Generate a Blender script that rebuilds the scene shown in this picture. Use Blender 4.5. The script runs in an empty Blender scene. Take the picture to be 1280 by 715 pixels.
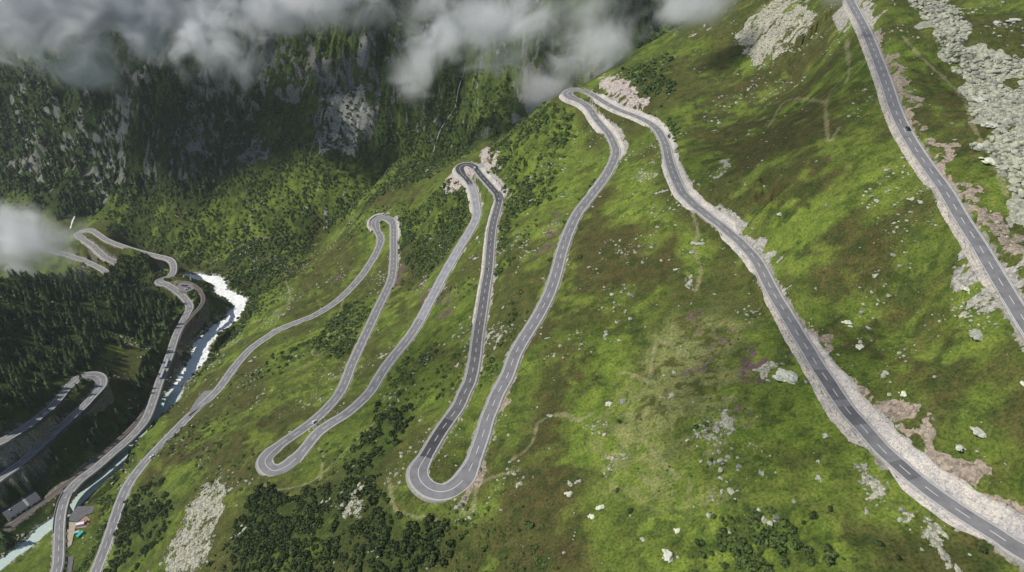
def dbg(*a):
    pass
import bpy, math, time
import numpy as np
T0=time.time()
rng=np.random.default_rng(7)
QUAL=0.95            # terrain mesh density
# ------------------------------------------------------------------ camera model
PITCH=math.radians(35.0); CP,SP=math.cos(PITCH),math.sin(PITCH); FPX=853.0
def ray(px,py):
    px=np.asarray(px,float); py=np.asarray(py,float)
    u=(px-640)/FPX; v=(357.5-py)/FPX
    return np.stack([u, CP+v*SP, -SP+v*CP],-1)
def at_depth(px,py,t): return ray(px,py)*np.asarray(t,float)[...,None] if np.ndim(t) else ray(px,py)*t
def at_height(px,py,z):
    r=ray(px,py); return r*(np.asarray(z)/r[...,2])[...,None]
# ------------------------------------------------------------------ noise
def _tab(seed): return np.random.default_rng(seed).random((256,256)).astype(np.float32)
_TABS={}
def vnoise(x,y,seed=0):
    if seed not in _TABS: _TABS[seed]=_tab(seed+100)
    T=_TABS[seed]
    x=np.asarray(x,np.float32); y=np.asarray(y,np.float32)
    xf=np.floor(x); yf=np.floor(y); fx=x-xf; fy=y-yf
    xi=xf.astype(np.int32)&255; yi=yf.astype(np.int32)&255
    fx=fx*fx*fx*(fx*(fx*6-15)+10); fy=fy*fy*fy*(fy*(fy*6-15)+10)
    x1=(xi+1)&255; y1=(yi+1)&255
    a=T[xi,yi]; b=T[x1,yi]; c=T[xi,y1]; d=T[x1,y1]
    return (a+(b-a)*fx)*(1-fy)+(c+(d-c)*fx)*fy
def fbm(x,y,scale,octv=5,seed=0,gain=.5,ridged=False):
    s=0;amp=1;tot=0;f=1/scale;X,Y=np.asarray(x,np.float32),np.asarray(y,np.float32)
    for k in range(octv):
        # rotate every octave, so lattice directions never line up
        c,si=math.cos(.7*k+.3),math.sin(.7*k+.3)
        n=vnoise((X*(c*f)-Y*(si*f))+np.float32(17.3*k),(X*(si*f)+Y*(c*f))-np.float32(9.1*k),seed+k)*2-1
        if ridged: n=1-2*np.abs(n)
        s=s+n*amp; tot+=amp; amp*=gain; f*=2.03
    return s/tot
def sstep(a,b,x):
    t=np.clip((x-a)/(b-a),0,1); return t*t*(3-2*t)
# ------------------------------------------------------------------ the lines of the place (traced on the photograph, then put at their real heights)
M_PX=[(1420,740),(1330,713),(1272,686),(1247,669),(1216,650),(1189,632),(1162.5,613),(1140,595),(1119.5,577),(1102,561),(1087,544),(1075,530),(1061,515),(1051,501),(1041,486),(1032,472),(1025,462),(1017,449),(1010,437),(1003,426),(997,417),(991,406),(984,395),(979,386),(973,377),(963,359),(951,335),(945,325),(938,316),(931,309),(924,301),(915,294),(907,287),(899,280),(889,273),(878,264),(869,257),(860,248),(853,241),(847,229),(841,215),(836,199),(832,181),(826,168),(820,160),(810,152.5),(794,145),(774,137.5),(757.5,129),(744,120.5),(736,116),(728,113.2),(720,112),(712.5,113.6),(709,117.5),(714.5,122.3),(723.6,126),(732,131),(738.7,138),(744,147),(752,157),(761,167),(767,179),(770,189),(767,201),(756,221.6),(740,243),(728,258),(720,270),(712,287),(707,300),(703,312),(699,327),(695,342),(689,361),(682,377),(673.6,393),(663.5,409.6),(653,426),(643,445),(634,470),(622,492),(615.5,508.6),(609.5,522),(604,542),(597,562),(590,581),(580,599),(566,611),(551.7,615),(536,611),(525,600),(523,587),(532,571),(549,542),(563,522),(573,508),(580,492),(588,475),(593.7,448),(596,428),(599,408),(603,384),(607,357.5),(610.5,337),(613,307),(615.5,284),(621,262),(623.5,252),(621.5,243),(616,236),(608.5,227.5),(601,219),(596,212.5),(592,208),(586,205.5),(579,206),(574.5,210),(577,216.5),(583,223),(588,230),(592,240),(594.5,252),(596,268),(590,283.6),(580,300),(568.5,319),(559,336),(551.7,349),(543,366),(535,381),(525,400),(511.5,421),(498,438),(484.5,455),(474,471),(463,489),(447.6,505),(431,518.6),(412,530),(396,542),(384,557),(371,572),(358,583),(344,588.5),(334,584),(332,573),(350,556),(370,542),(390.5,527),(409,510),(424,492),(432.5,475),(439,457),(449,435),(461,409.6),(471,388),(481,367.6),(489.6,347),(492,324),(492,300),(491.5,281),(486,273.5),(476,272.3),(469,277),(471,287),(476,298),(473,310.5),(464,327),(452.6,344),(441,357.5),(427.5,371),(412,383),(390.5,395.5),(367,404.5),(347,413),(333,422),(315.6,434),(302,448),(289,464),(274,485),(258.5,501),(238,519),(215,542),(191,567),(173,587.5),(159,608),(149.5,630),(141,656),(132.6,681),(122.5,707),(112,735),(100,770)]
U_PX=[(1040,-60),(1050,-28),(1062,0),(1080,34),(1094,67),(1107,101),(1118,134),(1130,161),(1146,188),(1165,215),(1183,240),(1202,273),(1224,307),(1244,341),(1264,374),(1282,403),(1310,448),(1345,505),(1390,580)]
V_PX=[(62,750),(66,730),(72,707),(73.5,683),(74,660),(76.3,640),(83,619),(97,602),(117.5,586),(141,565.7),(164.5,545),(182,524),(192,499),(200,475),(211.5,445),(220,419),(231,397),(237,384),(231.7,374),(221.6,364),(210,356.5),(201.5,353.5),(199,351),(205,348.5),(213,345),(216.8,338),(216,329),(210,323.5),(196,320),(178,315.5),(158,309.5),(134,300.5),(120,291),(112,287.5),(103,288.5),(97.5,293),(105.5,300),(116.4,307.5),(123.6,314.5),(132.7,322),(142,327),(149,331),(152,336),(145,340.5),(136,341),(127,336.5),(116,330.5),(100,323.6),(82,318),(69,314.5),(40,306),(0,298),(-40,290)]
L_PX=[(-60,642),(-30,620),(0,597),(29,576),(60,548),(85,525),(104,508),(119,491),(126,480),(124,472),(114,469),(100,472),(88,481),(77,494),(66,507),(52,519),(32,534),(0,552),(-30,562),(-60,570)]
R_PX=[(221.5,352),(232,353),(241.5,357),(249,363),(253.5,370),(253,378),(247.7,386),(240,394),(232,403),(226,412.5),(222,424),(217,437),(212,450),(207,463),(201,476),(193,492),(184,507),(175,522),(158,540),(132,563),(101,591),(78,607.5),(59.5,621.5),(43,633),(20,651),(0,665.5),(-60,708)]
W_PX=[(-60,760),(0,706),(34,681),(57,660),(78,645),(92,634),(101,623),(112,612),(124,601),(136,590),(148,577.5),(158,562),(171,546),(191,520),(201.5,508),(212,498),(220,485),(228,474),(240,458),(248.5,446),(251,433),(260,422),(272,409.6),(286,400),(297,388),(299,378),(289,371),(278,364),(272,352),(260,348.5),(248.5,347.5),(236,347),(226,346)]
def catmull(P,n=6):
    P=np.array(P,float); Q=np.vstack([2*P[0]-P[1],P,2*P[-1]-P[-2]]); out=[]
    for i in range(1,len(Q)-2):
        for k in range(n):
            t=k/n; p0,p1,p2,p3=Q[i-1:i+3]
            out.append(.5*((2*p1)+(-p0+p2)*t+(2*p0-5*p1+4*p2-p3)*t*t+(-p0+3*p1-3*p2+p3)*t**3))
    out.append(P[-1]); return np.array(out)
def resample(P,step):
    d=np.r_[0,np.cumsum(np.linalg.norm(np.diff(P[:,:2],axis=0),axis=1))]
    n=max(2,int(round(d[-1]/step))+1); s=np.linspace(0,d[-1],n)
    return np.stack([np.interp(s,d,P[:,k]) for k in range(P.shape[1])],1)
def smooth(P,k,z_only=False):
    w=np.hanning(2*k+3)[1:-1]; w/=w.sum(); Q=P.copy()
    for c in ([2] if z_only else range(P.shape[1])):
        a=np.r_[2*P[0,c]-P[k:0:-1,c],P[:,c],2*P[-1,c]-P[-2:-k-2:-1,c]]
        Q[:,c]=np.convolve(a,w,'valid')
    return Q
def line_grade(PX,z0,g,step=1.0,sm=4):
    """walk along the traced line, losing height at the road's grade"""
    C=catmull(PX,8); P=[at_height(*C[0],z0)]
    for c in C[1:]:
        z=P[-1][2]
        gg=g(c) if callable(g) else g
        for _ in range(5):
            q=at_height(c[0],c[1],z); L=math.hypot(q[0]-P[-1][0],q[1]-P[-1][1]); z=P[-1][2]-gg*min(L,60)
        P.append(at_height(c[0],c[1],z))
    return smooth(resample(np.array(P),step),sm)
def line_keys(PX,keys,step=1.0,sm=4):
    """keys: {index in PX: z}"""
    C=catmull(PX,8); idx=np.arange(len(C))/8.0
    ks=sorted(keys); z=np.interp(idx,ks,[keys[k] for k in ks])
    P=at_height(C[:,0],C[:,1],z)
    return smooth(resample(P,step),sm)
M=line_grade(M_PX,-190,lambda c:.078 if c[0]>600 else .103)
U=line_grade(U_PX,-113,.082)
nV=len(V_PX)-1
V=line_keys(V_PX,{0:-478,4:-479,13:-481,16:-487,18:-490,21:-493,25:-503,30:-517,35:-529,42:-543,nV:-556})
L=line_keys(L_PX,{0:-463,2:-459,9:-449,17:-437,19:-434})
R=line_keys(R_PX,{0:-489,5:-488,12:-484,14:-481.5,16:-481,24:-482})
Wt=line_keys(W_PX,{0:-489.5,13:-493,15:-493.3,16:-497,17:-501,21:-510,25:-524,28:-534,32:-541})
# ------------------------------------------------------------------ the land: a smooth sheet through the lines and some surveyed points
CT=[]
def cz(px,py,z): CT.append(at_height(px,py,z))
def cd(px,py,t): CT.append(at_depth(px,py,t))
# near slope, a plane falling to the valley
def plane(x,y): return -273+.62*x
for (x,y) in [(0,120),(-110,130),(120,120),(0,20),(-200,140),(180,40),(-320,60),(-120,0),(240,120),(300,160),(320,60),(420,260),(430,120)]:
    CT.append(np.array([x,y,max(plane(x,y),-470)]))
# upper right, boulder field and scree
for p in [(1200,100,418),(1250,50,432),(1262,150,362),(1280,300,292),(1180,30,470),(1330,180,330),(1400,60,400),(1150,0,535)]: cd(*p)
cd(1000,130,500); cd(1040,60,545); cd(950,30,630); cd(870,30,720); cd(900,120,600); cd(960,-40,700); cd(1000,250,385); cd(930,200,470)
cd(1150,400,300); cd(800,60,790)
# side ravine between the near slope and the far wall
for p in [(255,345,-540),(310,335,-525),(400,285,-490),(500,235,-450),(580,185,-395),(640,165,-360),(700,100,-300),(780,62,-262),(840,10,-235)]: cz(*p)
for p in [(760,-20,880),(700,-20,900)]: cd(*p)
# far wall
for px,tb in [(-140,1300),(0,1170),(110,1062),(200,1010),(300,985),(400,965),(500,950),(600,945),(700,930),(780,920)]:
    yb={-140:262,0:262,110:272,200:292,300:285,400:250,500:205,600:155,700:70,780:30}[px]
    for py,dt in [(yb,0),(yb*.55,28),(0,60),(-110,110)]:
        if py>-111: cd(px,py,tb+dt)
for x,y,z in [(-900,1500,250),(-300,1350,260),(300,1250,180),(-1200,1600,300),(650,1000,120),(700,500,150),(600,1400,240),(0,1650,420),(-600,1800,480),(400,1750,420),(-1250,1100,-300),(-1290,600,-400)]: CT.append(np.array([x,y,z]))
# left side: bank above the loop road, forested spur in front of the far zigzag
for p in [(0,470,640),(0,400,690),(-80,420,640),(60,430,690),(120,440,695),(110,385,760),(0,362,760),(-80,330,760),(160,430,735),(180,392,800),(160,378,800),(150,470,690),(60,368,765)]: cd(*p)
for p in [(110,366,850),(40,354,850),(160,374,870),(0,350,850),(200,376,850),(-60,345,850),(80,362,900),(180,368,930)]: cd(*p)
for p in [(30,640,-484),(0,625,-482),(60,595,-479),(110,560,-477),(150,515,-476),(170,480,-478),(190,420,-483),(205,395,-487),(0,690,-487)]: cz(*p)
for p in [(100,650,-481),(118,632,-481),(86,680,-481),(90,712,-482),(232,362,-489.5),(222,372,-489.5),(262,385,-500),(240,425,-494),(265,400,-508)]: cz(*p)
for p in [(130,640,-476),(170,560,-483),(200,525,-486),(240,478,-486),(270,440,-493),(310,400,-492),(320,370,-500)]: cz(*p)
for p in [(100,340,-575),(130,350,-585),(170,335,-570),(190,345,-560),(60,335,-580),(0,320,-575)]: cz(*p)
# knolls
for x,y,z in [(-700,500,-380),(-900,300,-340),(-620,150,-380),(-1000,700,-420),(-500,0,-430),(-800,-80,-300),(-560,620,-425)]: CT.append(np.array([x,y,z]))
for P,st in ((M,22),(U,26),(V,18),(L,18),(R,26),(Wt,20)): CT+=list(P[::st])
CT=np.array(CT)
def tps_fit(P,lam):
    X=P[:,:2]/500.; n=len(X)
    d2=((X[:,None]-X[None])**2).sum(-1); K=.5*d2*np.log(d2+1e-12); K[np.arange(n),np.arange(n)]=lam
    A=np.zeros((n+3,n+3)); A[:n,:n]=K; A[:n,n]=1; A[:n,n+1:]=X; A[n:,:n]=A[:n,n:].T
    return X,np.linalg.solve(A,np.r_[P[:,2],0,0,0])
_X,_w=tps_fit(CT,8e-5)
GX0,GX1,GY0,GY1,GS=-1320.,760.,-120.,1900.,8.
gx=np.arange(GX0,GX1+1,GS); gy=np.arange(GY0,GY1+1,GS)
BASE=np.zeros((len(gx),len(gy)))
for i,x in enumerate(gx):
    Q=np.stack([np.full(len(gy),x),gy],1)/500.
    d2=((Q[:,None]-_X[None])**2).sum(-1)
    BASE[i]=(.5*d2*np.log(d2+1e-12))@_w[:-3]+_w[-3]+Q@_w[-2:]
def cubic(G,x0,y0,s,x,y):
    fx=np.clip((x-x0)/s,1,G.shape[0]-3.001); fy=np.clip((y-y0)/s,1,G.shape[1]-3.001)
    i=fx.astype(int); j=fy.astype(int); a=fx-i; b=fy-j
    def w(t): return (-.5*t+t*t-.5*t**3, 1-2.5*t*t+1.5*t**3, .5*t+2*t*t-1.5*t**3, -.5*t*t+.5*t**3)
    wx,wy=w(a),w(b); r=0
    for m in range(4):
        q=0
        for n in range(4): q=q+wy[n]*G[i+m-1,j+n-1]
        r=r+wx[m]*q
    return r
def bilin(G,x0,y0,s,x,y):
    fx=np.clip((x-x0)/s,0,G.shape[0]-1.001); fy=np.clip((y-y0)/s,0,G.shape[1]-1.001)
    i=fx.astype(int); j=fy.astype(int); a=fx-i; b=fy-j
    return (G[i,j]*(1-a)+G[i+1,j]*a)*(1-b)+(G[i,j+1]*(1-a)+G[i+1,j+1]*a)*b
# distance field of the roads and the river on a 1 m raster
RX0,RX1,RY0,RY1=-900.,460.,40.,1000.
rnx,rny=int(RX1-RX0)+1,int(RY1-RY0)+1
REACH=34
def normals(P):
    T=np.gradient(P[:,:2],axis=0); T/=np.linalg.norm(T,axis=1)[:,None]+1e-9
    return T,np.stack([-T[:,1],T[:,0]],1)
def field(lines):
    D=np.full((rnx,rny),1e3,np.float32); Z=np.zeros((rnx,rny),np.float32); S=np.zeros((rnx,rny),np.float32); I=np.full((rnx,rny),-1,np.int32)
    o=np.arange(-REACH,REACH+1)
    base=0
    for P in lines:
        T,N=normals(P)
        for k in range(len(P)):
            cx,cy=int(round(P[k,0]-RX0)),int(round(P[k,1]-RY0))
            x0,x1=max(cx-REACH,0),min(cx+REACH+1,rnx); y0,y1=max(cy-REACH,0),min(cy+REACH+1,rny)
            if x0>=x1 or y0>=y1: continue
            X=(np.arange(x0,x1)+RX0-P[k,0])[:,None]; Y=(np.arange(y0,y1)+RY0-P[k,1])[None,:]
            d=np.sqrt(X*X+Y*Y); sub=D[x0:x1,y0:y1]; m=d<sub
            sub[m]=d[m]; Z[x0:x1,y0:y1][m]=P[k,2]; I[x0:x1,y0:y1][m]=base+k
            S[x0:x1,y0:y1][m]=np.broadcast_to(X*N[k,0]+Y*N[k,1],d.shape)[m]
        base+=len(P)
    return D,Z,S,I
ROADS=[M,U,V,L]
fD,fZ,fS,fI=field(ROADS)
wD,wZ,wS,wI=field([Wt]); rD,rZ,rS,rI=field([R])
def base_h(x,y): return cubic(BASE,GX0,GY0,GS,x,y)
def rf(G,x,y): return bilin(G,RX0,RY0,1.,x,y)
def farwall(x,y):
    """1 on the far wall"""
    # the ravine line in plan
    rx=np.array([-1400,-700,-520,-330,-215,-110,20,160,330]); ry=np.array([1010,905,868,862,850,835,812,800,900])
    return sstep(10,90,y-np.interp(x,rx,ry))
def rough_h(x,y):
    d=np.minimum(rf(fD,x,y),rf(rD,x,y)); keep=sstep(6,40,d)
    inside=(x>RX0)&(x<RX1)&(y>RY0)&(y<RY1); keep=np.where(inside,keep,1.)
    w=farwall(x,y)
    near=fbm(x,y,75,5,1)*6.0+fbm(x,y,22,4,11)*2.2+fbm(x*.45,y,15,3,13)*1.0+fbm(x+y*.4,(y-x*.4)*2.2,7,3,17,ridged=True)*.55
    # gullies run down the wall, so the noise is drawn out along y
    wx=x-.42*(y-850)+fbm(x,y,140,3,21)*50
    rx=np.array([-1400,-700,-520,-330,-215,-110,20,160,330]); ry=np.array([1010,905,868,862,850,835,812,800,900]); up=sstep(20,190,y-np.interp(x,rx,ry))*.8+.2
    rib=(fbm(wx,y*.35,170,4,31,ridged=True)*46+fbm(wx,y*.45,42,4,41,ridged=True)*17)*up+fbm(wx,y*.6,13,4,51,ridged=True)*5.5*up
    ledge=fbm(x*.6,y,36,5,61)*12
    far=rib+ledge
    return keep*(near*(1-.6*w)+far*w)
WALLSIDE={}   # filled below: per road sample slopes
nROAD=[len(P) for P in ROADS]; off=np.r_[0,np.cumsum(nROAD)]
SL=np.full(off[-1],1.15); SR=np.full(off[-1],1.15)   # slope of the fill/cut left and right of travel
HW=4.7
PADS=[]
for _x,_y,_z,_r in [(90,668,-480.6,9),(101,648,-480.6,10),(107,640,-480.6,6),(84,704,-480.9,5),(24,632,-484.4,14),(40,622,-484.4,10),(8,648,-484.4,12),(232,359,-488.7,11)]:
    _p=at_height(_x,_y,_z); PADS.append((_p[0],_p[1],_r,_z))
def final_h(x,y,parts=False):
    h=base_h(x,y)+rough_h(x,y)
    inside=(x>RX0+1)&(x<RX1-1)&(y>RY0+1)&(y<RY1-1)
    h0=h
    D=rf(fD,x,y); Z=rf(fZ,x,y)
    ii=np.clip(np.round(x-RX0).astype(int),0,rnx-1); jj=np.clip(np.round(y-RY0).astype(int),0,rny-1)
    I=fI[ii,jj]; S=fS[ii,jj]; sl=np.where(S>0,SL[np.maximum(I,0)],SR[np.maximum(I,0)])
    ok=inside&(D<REACH-1)
    e=np.maximum(D-HW,0)
    rag=fbm(x,y,9,3,71)*.5
    up=Z-.32+e*(sl*1.25+rag*(e>1)); lo=Z-.32-e*sl
    h=np.where(ok,np.clip(h,lo,up),h)
    cut=np.where(ok,h0-h,0)
    for cx,cy,r_,z_ in PADS:
        d_=np.maximum(np.hypot(x-cx,y-cy)-r_,0); q=(d_<25)&(D>HW+.3); h=np.where(q,np.clip(h,z_-.3-d_*.8,z_-.3+d_*.7),h)
    D2=rf(rD,x,y); Z2=rf(rZ,x,y); ok2=inside&(D2<REACH-1)&(D>HW+.2)
    e2=np.maximum(D2-3.2,0); h=np.where(ok2,np.clip(h,Z2-.35-e2*.9,Z2-.35+e2*1.2),h)
    D3=rf(wD,x,y); Z3=rf(wZ,x,y); ok3=inside&(D3<REACH-1)&((D>HW+.5)|(h-Z3>0))
    wv=5.2+4.5*sstep(455,480,y)*sstep(540,510,y)+fbm(x,y,14,2,77)*2.5+sstep(-497,-505,Z3)*4.5
    e3=np.maximum(D3-wv,0)
    onroad=ok&(D<HW+1)&(Z-Z3>3)
    h3=np.minimum(h,Z3+e3*1.0+np.where(D3<wv,-.8*np.clip(wv-D3,0,1.5),0)); h3=np.maximum(h3,np.where(e3<7,Z3+e3*.4-.9*(D3<wv)*1.5,-1e4))
    h=np.where(ok3,h3,h)
    if parts: return h,cut,D,D2,D3,wv
    return h
def raycast(px,py):
    px=np.atleast_1d(np.asarray(px,float)); py=np.atleast_1d(np.asarray(py,float))
    r=ray(px,py); t=np.full(len(px),120.); done=np.zeros(len(px),bool)
    lo=t.copy()
    for t_ in np.arange(120,1700,4.):
        p=r*t_; b=(p[:,2]<final_h(p[:,0],p[:,1]))&~done
        t[b]=t_; lo[b]=t_-4; done|=b
        if done.all(): break
    t[~done]=1700; lo[~done]=1696
    for _ in range(8):
        m=(lo+t)/2; p=r*m[:,None]; b=p[:,2]<final_h(p[:,0],p[:,1]); t=np.where(b,m,t); lo=np.where(b,lo,m)
    return r*((lo+t)/2)[:,None]
def near_idx(P,px,py):
    t=P[:,1]*CP-P[:,2]*SP; X=640+FPX*P[:,0]/t; Y=357.5-FPX*(P[:,1]*SP+P[:,2]*CP)/t
    return int(np.argmin((X-px)**2+(Y-py)**2))
# stretches of masonry beside the roads: (road, from, to, side D=valley side U=hill side, label)
WALLS=[
 (0,(963,359),(1102,561),'D','rough pale block wall below the big right hand road bend'),
 (0,(1119,577),(1250,671),'D','low pale masonry edge below the road at the lower right corner'),
 (0,(993,410),(1330,713),'U','long white stone wall above the road running to the lower right corner'),
 (0,(740,118),(834,190),'U','pale stone wall above the road right of the topmost hairpin'),
 (0,(834,190),(915,294),'U','pale stone wall above the bend between the hairpin and the right hand slope'),
 (0,(746,121),(818,158),'D','pale stone wall below the road right of the topmost hairpin'),
 (0,(835,198),(878,264),'D','narrow white wall on the valley side of the upper S bend'),
 (0,(905,286),(957,346),'D','tapering pale wall below the road above the heather slope'),
 (0,(728,114),(761,167),'D','white curved wall propping the outside of the topmost hairpin'),
 (0,(742,143),(768,200),'U','pale wall on the hill side just below the topmost hairpin'),
 (0,(756,221),(740,243),'D','short grey kerb wall beside the road below the topmost hairpin'),
 (0,(599,408),(615,284),'D','thin pale wall on the left edge of the straight road in the middle'),
 (0,(613,300),(624,250),'D','short pale wall left of the dark road near the middle hairpin'),
 (0,(623,248),(594,210),'U','pale concrete wall above the dark road at the middle hairpin'),
 (0,(592,208),(596,268),'D','rounded white stone wall propping the outside of the middle hairpin'),
 (0,(492,300),(471,287),'U','small pale wall round the head of the leftmost tall hairpin'),
 (1,(1062,0),(1183,240),'D','rubble stone wall on the valley side of the topmost road'),
 (1,(1183,240),(1264,374),'D','low stone wall along the valley side of the topmost road at the right edge'),
 (3,(20,582),(124,483),'D','dark stone wall under the outer leg of the loop road in the forest'),
 (3,(88,481),(10,548),'D','dark stone wall under the upper leg of the loop road in the forest'),
 (2,(216,341),(134,300),'D','grey wall under the valley road beyond the river'),
 (2,(103,296),(142,327),'D','grey wall under the far zigzag of the valley road'),
]
WSEG=[]
for ri,a,b,sd,lab in WALLS:
    P=ROADS[ri]; i,j=near_idx(P,*a),near_idx(P,*b); i,j=min(i,j),max(i,j)
    m=(i+j)//2; T,N=normals(P); q=np.arange(i,j,max(1,(j-i)//9))
    dl=(base_h(P[q,0]+N[q,0]*11,P[q,1]+N[q,1]*11)-base_h(P[q,0]-N[q,0]*11,P[q,1]-N[q,1]*11)).mean()
    left=(dl<0)==(sd=='D')
    WSEG.append((ri,i,j,1 if left else -1,sd,lab))
    (SL if left else SR)[off[ri]+i:off[ri]+j+1]=.74 if sd=='U' else 1.8
def road_z(P): return P[:,2]
# ------------------------------------------------------------------ patches of ground (outlines surveyed on the slope, kept as plan masks)
PX0,PX1,PY0,PY1,PS=-1240.,640.,60.,1360.,2.
pnx,pny=int((PX1-PX0)/PS)+1,int((PY1-PY0)/PS)+1
pgx=PX0+PS*np.arange(pnx); pgy=PY0+PS*np.arange(pny)
def plan(poly):
    p=raycast([a for a,b in poly],[b for a,b in poly]); return p[:,:2]
_polys={}
def mask_from(polys,blur=1):
    Mk=np.zeros((pnx,pny),np.float32)
    X,Y=pgx[:,None],pgy[None,:]
    for q in polys:
        c=np.zeros((pnx,pny),bool); n=len(q)
        for k in range(n):
            x1,y1=q[k]; x2,y2=q[(k+1)%n]
            if y1==y2: continue
            c^=((y1>Y)!=(y2>Y))&(X<(x2-x1)*(Y-y1)/(y2-y1)+x1)
        Mk=np.maximum(Mk,c)
    for _ in range(blur):
        for ax in (0,1):
            Mk=(np.roll(Mk,1,ax)+2*Mk+np.roll(Mk,-1,ax))/4
    return Mk
def rect(x0,y0,x1,y1): return [(x0,y0),((x0+x1)/2,y0),(x1,y0),(x1,(y0+y1)/2),(x1,y1),((x0+x1)/2,y1),(x0,y1),(x0,(y0+y1)/2)]
def oval(cx,cy,a,b,rot=0,n=12):
    c,s=math.cos(math.radians(rot)),math.sin(math.radians(rot))
    return [(cx+a*math.cos(k*2*math.pi/n)*c-b*math.sin(k*2*math.pi/n)*s,cy+a*math.cos(k*2*math.pi/n)*s+b*math.sin(k*2*math.pi/n)*c) for k in range(n)]
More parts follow.
